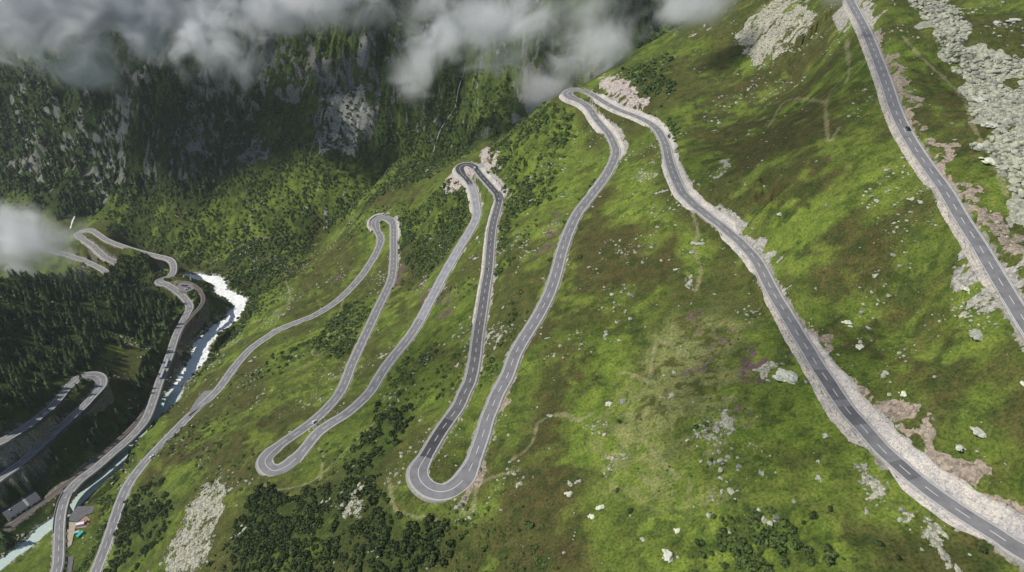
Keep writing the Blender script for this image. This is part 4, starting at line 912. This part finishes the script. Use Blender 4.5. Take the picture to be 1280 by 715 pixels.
def car(kind,colour,label,pos,rz,group=None,van=False,tilt=0):
    e=empty('van' if van else 'car',tuple(pos),rz); e.rotation_euler=(0,-tilt,rz); tag(e,label,'van' if van else 'car',group)
    L,Wd,Hh=(5.0,1.95,2.1) if van else (4.4,1.82,1.45); P=PAINTS[colour]
    prof=[(-.5,.30),(-.5,.52),(-.47,.60),(-.2,.62),(.25,.60),(.46,.52),(.5,.40),(.5,.30)]   # lower body, side view
    def ring(y,ins): return [(x*L*(1-ins),y,z*Hh if z>.31 else .28) for x,z in prof]
    V,F=loft([ring(-Wd/2,.03),ring(-Wd/2+.08,0),ring(Wd/2-.08,0),ring(Wd/2,.03)]); obj('body',V,F,P,e)
    if van: cb=[(-.49,.60),(-.47,.97),(-.40,1.0),(.22,1.0),(.30,.97),(.44,.60)]
    else: cb=[(-.44,.60),(-.34,.93),(-.28,.98),(.06,1.0),(.12,.97),(.28,.60)]
    w0,w1=Wd/2-.10,Wd/2-.28
    V=[(x*L,s*(w0 if z<.7 else w1),z*Hh) for s in(-1,1) for x,z in cb]; n=len(cb)
    F=[list(range(n)),list(range(n,2*n))[::-1]]+[[k,k+n,(k+1)%n+n,(k+1)%n] for k in range(n)]
    obj('cabin_glass',V,F,GLASS,e)
    V,F=boxVF((-.38 if not van else -.475)*L,(.10 if not van else .24)*L,-w1-.02,w1+.02,.965*Hh,1.015*Hh,.12,.08); obj('roof',V,F,P,e)
    for sx in(-.31,.31):
        for sy in(-1,1):
            V,F=cyl((sx*L,sy*(Wd/2-.12),.33),.33,.24,1); w=obj('wheel',V,F,TYRE,e); V,F=cyl((sx*L,sy*(Wd/2+.005),.33),.19,.03,1,8); obj('rim',V,F,PAINTS['silver'],w)
    for sy in(-.68,.68):
        V,F=boxVF(L*.478,L*.503,sy-.16,sy+.16,.40*Hh,.50*Hh); obj('headlight',V,F,LAMP,e)
        V,F=boxVF(-L*.503,-L*.480,sy-.14,sy+.14,.44*Hh,.54*Hh); obj('tail_light',V,F,REDL,e)
    return e
def on_road(P,px,py,lane,rev=False):
    k=near_idx(P,px,py); k=min(max(k,3),len(P)-4); T,N=normals(P[k-3:k+4]); t,n=T[3],N[3]
    p=np.array([P[k,0]+n[0]*lane,P[k,1]+n[1]*lane,P[k,2]+.06]); g=(P[k+3,2]-P[k-3,2])/6
    if rev: t=-t; g=-g
    return p,math.atan2(t[1],t[0]),math.atan(g)
for P_,x,y,lane,rev,colr,van,lab in [
 (M,390,525,-1.7,False,'white',False,'white car driving just above the left hairpin of the pass'),(U,1129.6,162,1.7,True,'black',False,'black car alone on the topmost road'),
 (M,187,571,1.7,True,'white',False,'white car on the lower road above the river'),(L,55,517,1.6,True,'white',False,'white car on the upper leg of the loop road in the forest'),
 (M,596,210,1.2,False,'white',True,'white van turning in the head of the middle hairpin'),(V,176,530,1.6,True,'white',False,'white car on the valley road nearest the pond'),
 (V,187,507,-1.7,False,'silver',False,'silver car on the valley road beside the pond'),(V,191,499,1.7,True,'black',False,'dark car on the valley road close behind the pond'),(V,209,449,-1.6,False,'white',False,'white car on the valley road below the curving railway'),
 (V,165,545,-1.7,False,'silver',False,'silver car on the straight valley road between wood and river')]:
    p,rz,g=on_road(P_,x,y,lane,rev); car('c',colr,lab,p,rz,None,van,tilt=g)
def motorbike(label,P_,x,y,lane,rev):
    p,rz,g=on_road(P_,x,y,lane,rev); e=empty('motorcycle',tuple(p),rz); tag(e,'dark motorcycle '+label,'motorcycle')
    for sx in(-.72,.72):
        V,F=cyl((sx,0,.32),.32,.14,1); obj('wheel',V,F,TYRE,e)
    V,F=loft([[(-.75,y_*.10,.62),(-.35,y_*.16,.70),(.0,y_*.17,.84),(.35,y_*.14,.82),(.62,y_*.08,.66),(.3,y_*.12,.36),(-.3,y_*.12,.34)] for y_ in(-1,1)]); obj('body',V,F,PAINTS['black'],e)
    V,F=cyl((.42,0,1.0),.025,.7,1,6); obj('handlebar',V,F,PAINTS['silver'],e)
    V,F=boxVF(.56,.68,-.12,.12,.72,.9); obj('headlight',V,F,LAMP,e)
    # rider: one continuous skinned body, seated, hands on the bar
    J=[(-.18,0,.84),(-.08,0,1.10),(.02,0,1.36),(.05,0,1.50),(.09,0,1.66),
       (.02,.20,1.36),(.20,.30,1.16),(.40,.28,1.03),(.02,-.20,1.36),(.20,-.30,1.16),(.40,-.28,1.03),
       (.18,.20,.78),(.05,.22,.36),(.17,.22,.28),(.18,-.20,.78),(.05,-.22,.36),(.17,-.22,.28)]
    E=[(0,1),(1,2),(2,3),(3,4),(2,5),(5,6),(6,7),(2,8),(8,9),(9,10),(0,11),(11,12),(12,13),(0,14),(14,15),(15,16)]
    Rr=[.17,.16,.18,.07,.11,.085,.06,.04,.085,.06,.04,.10,.07,.05,.10,.07,.05]
    me=bpy.data.meshes.new('person'); me.from_pydata(J,E,[]); me.materials.append(LEATHER)
    o=link('person',me); o.location=tuple(p); o.rotation_euler=(0,0,rz); m=o.modifiers.new('skin','SKIN')
    for v,r_ in zip(me.skin_vertices[0].data,Rr): v.radius=(r_,r_)
    me.skin_vertices[0].data[0].use_root=True; o.modifiers.new('sub','SUBSURF').levels=1
    tag(o,'rider in dark suit, '+label,'person')
    V,F=ICO2; obj('helmet',V*np.array([.16,.14,.155])+np.array([.11,0,1.68]),F,PAINTS['black'],o,True)
LEATHER=plain('dark_riding_suit',(.025,.025,.03),.6)
motorbike('heading up, nearer the middle hairpin of two',M,613.5,305,1.4,True); motorbike('heading up, farther from the middle hairpin of two',M,610.5,337,1.2,True)
motorbike('leading a pair on the bend of the valley road',V,216,333,-1.3,False); motorbike('following in a pair on the bend of the valley road',V,216.5,339,-1.2,False)
# ------------------------------------------------------------------ marker posts along the two right hand roads
POST=plain('marker_post_wood',(.10,.07,.05),.8); BANDM=plain('reflector_band',(.7,.7,.66),.5)
pv,pf=cyl((0,0,.75),.07,1.9,2,8); pme=mesh('post',pv,pf,[POST]); bv,bf=cyl((0,0,1.45),.078,.22,2,8); bme=mesh('reflector',bv,bf,[BANDM])
def posts(P,a,b,step,side,label,group):
    i,j=sorted((near_idx(P,*a),near_idx(P,*b))); T,N=normals(P)
    for k in range(i,j,step):
        e=empty('marker_post',(P[k,0]+N[k,0]*side,P[k,1]+N[k,1]*side,P[k,2]+.05)); tag(e,label,'post',group); link('post',pme,e); link('reflector',bme,e)
posts(U,(1085,45),(1282,403),16,-4.15,'wooden snow marker post on the valley side of the topmost road','snow posts along the topmost road')
posts(M,(1250,671),(957,346),20,-4.15,'wooden snow marker post on the valley side of the big right hand road','snow posts along the big right hand road')
# ------------------------------------------------------------------ station hall beside the railway
A_=at_height(12,653,-484.3); B_=at_height(53,627,-484.3); d_=B_-A_; Lh=float(np.hypot(d_[0],d_[1])); ang=math.atan2(d_[1],d_[0])
WALLM=plain('white_render',(.62,.62,.60),.8,.08,.5); ROOFM=plain('dark_sheet_roof',(.075,.080,.088),.55,.15,.6); ROOFL=plain('pale_roof_strip',(.30,.31,.31),.6); FRM=plain('window_frame',(.55,.55,.53),.6)
hall=empty('station_hall',tuple(A_),ang); tag(hall,'long white hall with dark grey sheet roof beside the railway','building')
Dp=12.5; Hw=5.0; Rg=1.9
V,F=[(0,0,-2),(Lh,0,-2),(Lh,Dp,-2),(0,Dp,-2),(0,0,Hw),(Lh,0,Hw),(Lh,Dp,Hw),(0,Dp,Hw),(0,Dp/2,Hw+Rg),(Lh,Dp/2,Hw+Rg)],[[0,1,5,4],[1,2,6,9,5],[2,3,7,6],[3,0,4,8,7],[3,2,1,0]]
obj('wall',V,F,WALLM,hall)
ov=.35
def slab(pts,th,name,mat,par):
    n=len(pts); V=[(a,b,c) for a,b,c in pts]+[(a,b,c-th) for a,b,c in pts]; F=[list(range(n)),list(range(n,2*n))[::-1]]+[[k,k+n,(k+1)%n+n,(k+1)%n] for k in range(n)]; return obj(name,V,F,mat,par)
zr=lambda y:Hw+Rg-abs(y-Dp/2)*Rg/(Dp/2)+.22
rf1=slab([(-ov,-ov,zr(-ov)),(Lh+ov,-ov,zr(-ov)),(Lh+ov,Dp/2,zr(Dp/2)),(-ov,Dp/2,zr(Dp/2))],.16,'roof',ROOFM,hall)
slab([(-ov,Dp/2,zr(Dp/2)),(Lh+ov,Dp/2,zr(Dp/2)),(Lh+ov,Dp+ov,zr(Dp+ov)),(-ov,Dp+ov,zr(Dp+ov))],.16,'roof',ROOFM,hall)
for a in (.60,):
    slab([(Lh*a,-ov,zr(-ov)+.06),(Lh*a+1.8,-ov,zr(-ov)+.06),(Lh*a+1.8,Dp/2,zr(Dp/2)+.06),(Lh*a,Dp/2,zr(Dp/2)+.06)],.05,'skylight',ROOFL,rf1)
    slab([(Lh*a,Dp/2,zr(Dp/2)+.06),(Lh*a+1.8,Dp/2,zr(Dp/2)+.06),(Lh*a+1.8,Dp+ov,zr(Dp+ov)+.06),(Lh*a,Dp+ov,zr(Dp+ov)+.06)],.05,'skylight',ROOFL,rf1)
V,F=boxVF(Lh*.17,Lh*.17+1.0,Dp*.36,Dp*.36+1,zr(Dp*.36)-.3,zr(Dp*.36)+1.1); obj('chimney',V,F,WALLM,rf1)
for f in (.08,.24,.40,.56,.74,.88):
    V,F=boxVF(Lh*f,Lh*f+3.0,-.06,-.003,1.3,3.1); w=obj('window',V,F,GLASS,hall)
    for q in(0,1.45,2.9):
        V,F=boxVF(Lh*f+q,Lh*f+q+.1,-.10,-.062,1.3,3.1); obj('frame',V,F,FRM,w)
    V,F=boxVF(Lh*f-.1,Lh*f+3.1,-.18,-.062,1.15,1.28); obj('sill',V,F,FRM,w)
V,F=boxVF(-.06,-.003,Dp*.35,Dp*.65,0,3.2); obj('door',V,F,ROOFM,hall)
0 and drape('forecourt',[(-14,664),(8,664),(58,631),(55,625),(10,652),(-14,660)],ASPHP,'narrow dark strip of paving along the station hall','paving',zfix=-484.2)
# ------------------------------------------------------------------ works yard beside the bridge
TAN=plain('tan_gravel',(.40,.335,.24),.95,.1,.5); REDG=plain('reddish_gravel',(.33,.22,.18),.95,.25,.6)
zy=-480.4
drape('paved_lot',[(83,650),(97,633),(118.5,632.5),(116,641),(107,644),(97,652.5)],ASPHP,'dark grey paved lot beside the river bridge','paving',zfix=zy)
drape('gravel_yard',[(82.3,652),(96,653.2),(93,664),(89.5,681),(81.5,687)],TAN,'tan gravel yard between the valley road and the works','gravel',zfix=zy-.01)
drape('gravel_yard',[(97,653.6),(107,645),(113,649),(109,659),(95,661)],REDG,'reddish gravel storage yard beside the river bridge','gravel',zfix=zy-.02)
drape('access_road',[(81,690),(90,683),(93,684),(93,692),(88.5,720),(85,735),(74,735),(77,716)],ASPHP,'dark access road running down from the tan yard','road',zfix=zy-.4)
def crate(name,px,py,l,w,h,mat,label,cat,rz=.5,z=zy+.12):
    p=at_height(px,py,z); e=empty(name,tuple(p),rz); tag(e,label,cat)
    V,F=boxVF(-l/2,l/2,-w/2,w/2,0,h); obj('box',V,F,mat,e)
    for x in np.linspace(-l/2+.2,l/2-.2,7):
        for s in(-1,1): 
            V,F=boxVF(x-.06,x+.06,s*w/2-(.0 if s>0 else .07),s*w/2+(.07 if s>0 else 0),.1,h-.1); obj('rib',V,F,mat,e)
    V,F=boxVF(l/2,l/2+.05,-w/2+.15,w/2-.15,.15,h-.15); obj('door',V,F,mat,e)
crate('container',100.8,669,5.6,2.4,2.2,paint('mint_green_paint',(.06,.50,.36)),'mint green container beside the tan yard','container',1.2,z=zy-.6)
crate('container',97,666.5,4,2.2,2,PAINTS['silver'],'grey container left of the mint green one','container',.3,z=zy-.5)
crate('container',101,656,6,2.4,2,PAINTS['white'],'white container on the reddish yard','container',.25)
crate('container',105,653,5,2.2,1.6,plain('faded_red_paint',(.36,.16,.13),.7),'faded red skip behind the white container','container',.25)
# bridge
i_,j_=sorted((near_idx(V,78,668),near_idx(V,86,616))) if False else (0,0)
VV=ROADS[2]; i_,j_=sorted((near_idx(VV,76,664),near_idx(VV,86,616))); seg=VV[i_:j_+1]
br=empty('bridge',tuple(seg[len(seg)//2])); o0=seg[len(seg)//2].copy(); tag(br,'concrete road bridge carrying the valley road over the river','bridge')
CONC=plain('bridge_concrete',(.34,.33,.31),.85,.12,.5)
sg=seg-o0
V_,F_=sweep(sg,[(-4.7,-.12),(-4.7,-1.5),(4.7,-1.5),(4.7,-.12)]); obj('deck',V_,F_,CONC,br)
for s in(-1,1):
    a,b=(s*4.35,s*4.7) if s<0 else (s*4.35,s*4.7); V_,F_=sweep(sg,[(a,-.2),(a,.95),(b,.95),(b,-.2)]); obj('parapet',V_,F_ if s>0 else F_[:,::-1],CONC,br)
for k in (len(sg)//3,2*len(sg)//3):
    p=sg[k]; T,N=normals(sg); V,F=boxVF(-.7,.7,-3.8,3.8,-14,-1.4); c,s_=T[k]; X=V[:,0]*c-V[:,1]*s_; Y=V[:,0]*s_+V[:,1]*c; obj('pier',np.c_[X+p[0],Y+p[1],V[:,2]+p[2]],F,CONC,br)
# parking inside the railway loop
drape('parking_ground',[(221,357),(228,352.5),(240,355),(243,361),(236,366),(226,364)],plain('grey_gravel',(.20,.19,.18),.95,.2,.6),'small grey parking ground inside the railway loop','gravel',zfix=-488.6)
for px_,py_,colr,rz,lab in [(229,357.2,'blue',.4,'blue car parked inside the railway loop, leftmost of four'),(232.5,357.5,'red',.5,'red car parked inside the railway loop'),(235.5,360.5,'blue',.3,'blue car parked inside the railway loop, nearest the track'),(233,362,'white',.6,'white car parked inside the railway loop')]:
    p=at_height(px_,py_,-488.45); car('c',colr,lab,p,rz,None)
# train
BLUE=paint('pale_blue_coach_paint',(.16,.30,.50)); GREYR=plain('coach_roof',(.36,.38,.40),.6)
def coach(x,y,label):
    k=near_idx(R,x,y); T,N=normals(R[k-8:k+9]); t=T[8]; e=empty('railway_coach',tuple(R[k]+np.array([0,0,.18])),math.atan2(t[1],t[0])); tag(e,label,'railway coach','coaches of the blue train')
    Lc=13.
    V,F=boxVF(-Lc/2,Lc/2,-1.25,1.25,.75,3.1,.0,.05); obj('body',V,F,BLUE,e)
    V,F=loft([[(x_,y_,z_) for y_,z_ in((-1.28,3.1),(-1.0,3.4),(-.4,3.58),(.4,3.58),(1.0,3.4),(1.28,3.1))] for x_ in(-Lc/2-.1,Lc/2+.1)]); obj('roof',V,F,GREYR,e)
    for s in(-1,1):
        for q in np.linspace(-Lc/2+1.3,Lc/2-1.3,6):
            V,F=boxVF(q-.6,q+.6,s*1.245-.02,s*1.245+.02,1.8,2.6); obj('window',V,F,GLASS,e)
    for q in(-4,4):
        V,F=boxVF(q-1.1,q+1.1,-.8,.8,.3,.76); b=obj('bogie',V,F,TYRE,e)
        for w in(-.7,.7):
            V,F=cyl((q+w,0,.36),.36,1.3,1); obj('wheelset',V,F,TYRE,b)
coach(204,469.5,'pale blue railway coach on the curving track, nearer of two'); coach(209.6,456.5,'pale blue railway coach on the curving track, farther of two')
# ------------------------------------------------------------------ falls and streams on the far wall
FOAM=plain('white_water',(.80,.83,.82),.5,.15,.6)
def stream(pts,w,name,label,cat,mat):
    c=catmull(pts,6); p=resample(raycast(c[:,0],c[:,1]),1.5); p=smooth(p,3)
    z=final_h(p[:,0],p[:,1]); z=np.maximum.reduce([z,final_h(p[:,0]+1,p[:,1]),final_h(p[:,0]-1,p[:,1])]); p[:,2]=z+.25
    ww=w*(.7+.6*(fbm(np.arange(len(p))*1.,np.zeros(len(p)),5,3,170)+.5)); V_,F_=sweep(p,[(-ww,-.5),(-ww*.4,.12),(ww*.4,.12),(ww,-.5)]); o=obj(name,V_,F_,mat); tag(o,label,cat,kind='structure')
stream([(99,260),(95,267),(91,276),(88,286)],1.5,'waterfall','white waterfall dropping beside the far zigzag road','waterfall',FOAM)
STONY=plain('pale_stream_bed',(.30,.30,.28),.8,.4,.8)
stream([(582,80),(578,98),(573,112),(569,134),(560,148),(551,162),(545,178),(542,190)],.8,'stream','thin pale stream falling down the far wall left of the topmost hairpin','stream',STONY)
stream([(430,60),(420,100),(411,120),(403,140),(397,165),(388,190),(384,215)],.6,'stream','thin pale stream falling beside the slabs of the far wall','stream',STONY)
# ------------------------------------------------------------------ clouds hanging in the valley
def cloudmat(name,dens,scale,thr=.0):
    m=bpy.data.materials.new(name); m.use_nodes=True; t=m.node_tree; t.nodes.clear()
    N=lambda ty:t.nodes.new('ShaderNode'+ty); out=N('OutputMaterial'); v=N('VolumePrincipled'); t.links.new(v.outputs[0],out.inputs['Volume'])
    v.inputs['Color'].default_value=(.97,.975,.985,1); v.inputs['Anisotropy'].default_value=.15
    g=N('NewGeometry'); tc=N('TexCoord'); ln=N('VectorMath'); ln.operation='LENGTH'; t.links.new(tc.outputs['Object'],ln.inputs[0])
    w=N('TexNoise'); w.inputs['Scale'].default_value=scale; w.inputs['Detail'].default_value=5; w.inputs['Roughness'].default_value=.6; w.inputs['Distortion'].default_value=.6; t.links.new(g.outputs['Position'],w.inputs['Vector'])
    a=N('Math'); a.operation='MULTIPLY_ADD'; t.links.new(ln.outputs['Value'],a.inputs[0]); a.inputs[1].default_value=-.85; a.inputs[2].default_value=.12-thr   # falls off to the rim
    b=N('Math'); b.operation='ADD'; t.links.new(a.outputs[0],b.inputs[0]); q=N('Math'); q.operation='MULTIPLY_ADD'; t.links.new(w.outputs[0],q.inputs[0]); q.inputs[1].default_value=2.0; q.inputs[2].default_value=-.47; t.links.new(q.outputs[0],b.inputs[1])
    c=N('MapRange'); c.inputs['From Min'].default_value=.02; c.inputs['From Max'].default_value=1.0; c.inputs['To Min'].default_value=0; c.inputs['To Max'].default_value=dens*1.0; t.links.new(b.outputs[0],c.inputs['Value']); c.interpolation_type='SMOOTHSTEP'
    e=N('MapRange'); e.interpolation_type='SMOOTHSTEP'; e.inputs['From Min'].default_value=.98; e.inputs['From Max'].default_value=.55; t.links.new(ln.outputs['Value'],e.inputs['Value']); f=N('Math'); f.operation='MULTIPLY'; t.links.new(c.outputs[0],f.inputs[0]); t.links.new(e.outputs[0],f.inputs[1]); t.links.new(f.outputs[0],v.inputs['Density']); return m
def cloud(px,py,t,rx,ry,rd,dens,label,scale=.022,rot=0,thr=0.):
    p=at_depth(px,py,t); V,F=ICO2; o=obj('cloud',V,F,cloudmat('cloud_vapour',dens,scale,thr),loc=tuple(p))
    # axes: across the view, away, up - set in the world by plain sizes in metres
    o.scale=(1.2*rx*t/FPX,1.1*rd,1.14*ry*t/FPX); o.rotation_euler=(0,rot,0); tag(o,label,'cloud',kind='stuff'); return o
cloud(55,10,900,190,100,80,.13,'grey cloud bank hiding the top of the far wall at upper left')
cloud(195,22,915,125,70,60,.12,'grey cloud bank right of the one in the upper left corner')
cloud(275,60,905,78,66,50,.12,'wisp of cloud hanging below the bank left of the slabs')
cloud(365,5,920,130,52,55,.12,'cloud along the top edge above the pale slabs')
cloud(600,35,855,105,76,55,.11,'cloud wisp at the top edge left of the topmost hairpin')
cloud(522,92,880,42,62,38,.055,'thin veil of cloud beside the slabs',rot=.3)
cloud(748,62,770,72,56,38,.09,'white puff of cloud right behind the topmost hairpin',rot=-.4)
cloud(690,105,800,50,50,38,.045,'thin mist beside the topmost hairpin')
cloud(470,22,930,90,40,40,.05,'thin mist between the slabs and the next cloud to the right')
cloud(120,88,960,90,40,40,.04,'thin mist under the big bank at upper left')
cloud(872,2,600,92,42,34,.09,'bright cloud at the top edge above the dark slope')
cloud(25,306,800,100,78,48,.09,'pale cloud drifting over the forest at the left edge')
cloud(1045,-6,470,46,20,16,.06,'small wisp over the topmost road at the top edge')
cloud(700,20,880,120,60,45,.045,'faint veil at the top edge behind the white puff')

# unseen clouds added above the view to cast shade on the far wall and slopes
def shade_cloud(p,r,dens,label,seed):
    V,F=ico(4); rr=np.random.default_rng(seed); a=fbm(V[:,0]+3*V[:,2]+seed,V[:,1]-2*V[:,2],.7,4,180+seed); b=fbm(V[:,1]+seed*3,V[:,2]*2+V[:,0],.5,3,190+seed)
    V=V*(1+a*.55+b*.25)[:,None]; m=bpy.data.materials.new('shade_cloud_vapour'); m.use_nodes=True; t=m.node_tree; t.nodes.clear(); o_=t.nodes.new('ShaderNodeOutputMaterial'); v_=t.nodes.new('ShaderNodeVolumePrincipled')
    v_.inputs['Color'].default_value=(.97,.975,.985,1); v_.inputs['Density'].default_value=dens*1.0; t.links.new(v_.outputs[0],o_.inputs['Volume'])
    o=obj('cloud',V,F,m,loc=p); o.scale=r; tag(o,label,'cloud',kind='stuff')
shade_cloud((-1000,1010,190),(250,140,55),.010,'unseen cloud added to shade the far wall at the left',1)
shade_cloud((-620,1060,260),(150,110,45),.014,'unseen cloud added to shade the slabs of the far wall',2)
0 and shade_cloud((-1050,560,190),(150,150,40),.012,'unseen cloud added to shade the forested spur',3)
shade_cloud((-210,420,260),(120,90,28),.008,'thin unseen cloud added to shade the upper right slope',4)
shade_cloud((-330,190,270),(70,60,22),.009,'small unseen cloud added to shade the lower slope',5)
shade_cloud((-620,330,260),(90,60,25),.008,'small unseen cloud added to shade the slope among the left hairpins',6)
# ------------------------------------------------------------------ the air itself
V,F=boxVF(-1500,900,-300,2100,-760,760); hz=obj('haze',V,F,[]); m=bpy.data.materials.new('mountain_air'); m.use_nodes=True; t=m.node_tree; t.nodes.clear()
o_=t.nodes.new('ShaderNodeOutputMaterial'); v_=t.nodes.new('ShaderNodeVolumePrincipled'); v_.inputs['Color'].default_value=(.86,.93,1,1); v_.inputs['Density'].default_value=.000045; v_.inputs['Anisotropy'].default_value=.2
t.links.new(v_.outputs[0],o_.inputs['Volume']); hz.data.materials.append(m); tag(hz,'thin bluish mountain air over the whole valley','haze',kind='stuff')
# ------------------------------------------------------------------ light, sky, camera
SUN_AZ=math.radians(-94)   # from +Y towards +X: the sun stands far to the left
SUN_EL=math.radians(47)
sd=np.array([math.sin(SUN_AZ)*math.cos(SUN_EL),math.cos(SUN_AZ)*math.cos(SUN_EL),math.sin(SUN_EL)])
W=bpy.data.worlds.new("World"); sc.world=W; W.use_nodes=True; nt=W.node_tree
sky=nt.nodes.new('ShaderNodeTexSky'); sky.sky_type='NISHITA'; sky.sun_disc=False; sky.sun_elevation=SUN_EL; sky.sun_rotation=SUN_AZ
sky.altitude=2000
nt.links.new(sky.outputs[0],nt.nodes['Background'].inputs[0]); nt.nodes['Background'].inputs[1].default_value=.105
from mathutils import Vector
ld=bpy.data.lights.new('sun','SUN'); ld.energy=4.6; ld.angle=math.radians(.5); ld.color=(1,.95,.87)
lo=link('sun',ld); lo.rotation_euler=Vector(sd).to_track_quat('Z','Y').to_euler(); lo.location=(0,0,300)
cd_=bpy.data.cameras.new('camera'); cam=link('camera',cd_); cam.location=(0,0,0); cam.rotation_euler=(math.radians(90)-PITCH,0,0)
cd_.sensor_width=36; cd_.lens=FPX*36/1280; cd_.clip_end=6000; cd_.clip_start=1
sc.camera=cam
sc.view_settings.view_transform='Standard'; sc.view_settings.look='None'; sc.view_settings.exposure=EXPO; sc.view_settings.gamma=1
sc.view_settings.use_curve_mapping=False
sc.render.resolution_x=1024; sc.render.resolution_y=572
cy=sc.cycles; cy.max_bounces=5; cy.diffuse_bounces=2; cy.glossy_bounces=2; cy.transmission_bounces=2; cy.volume_bounces=4; cy.transparent_max_bounces=12
cy.volume_step_rate=1.0; cy.volume_max_steps=256
dbg('script',round(time.time()-T0,1))
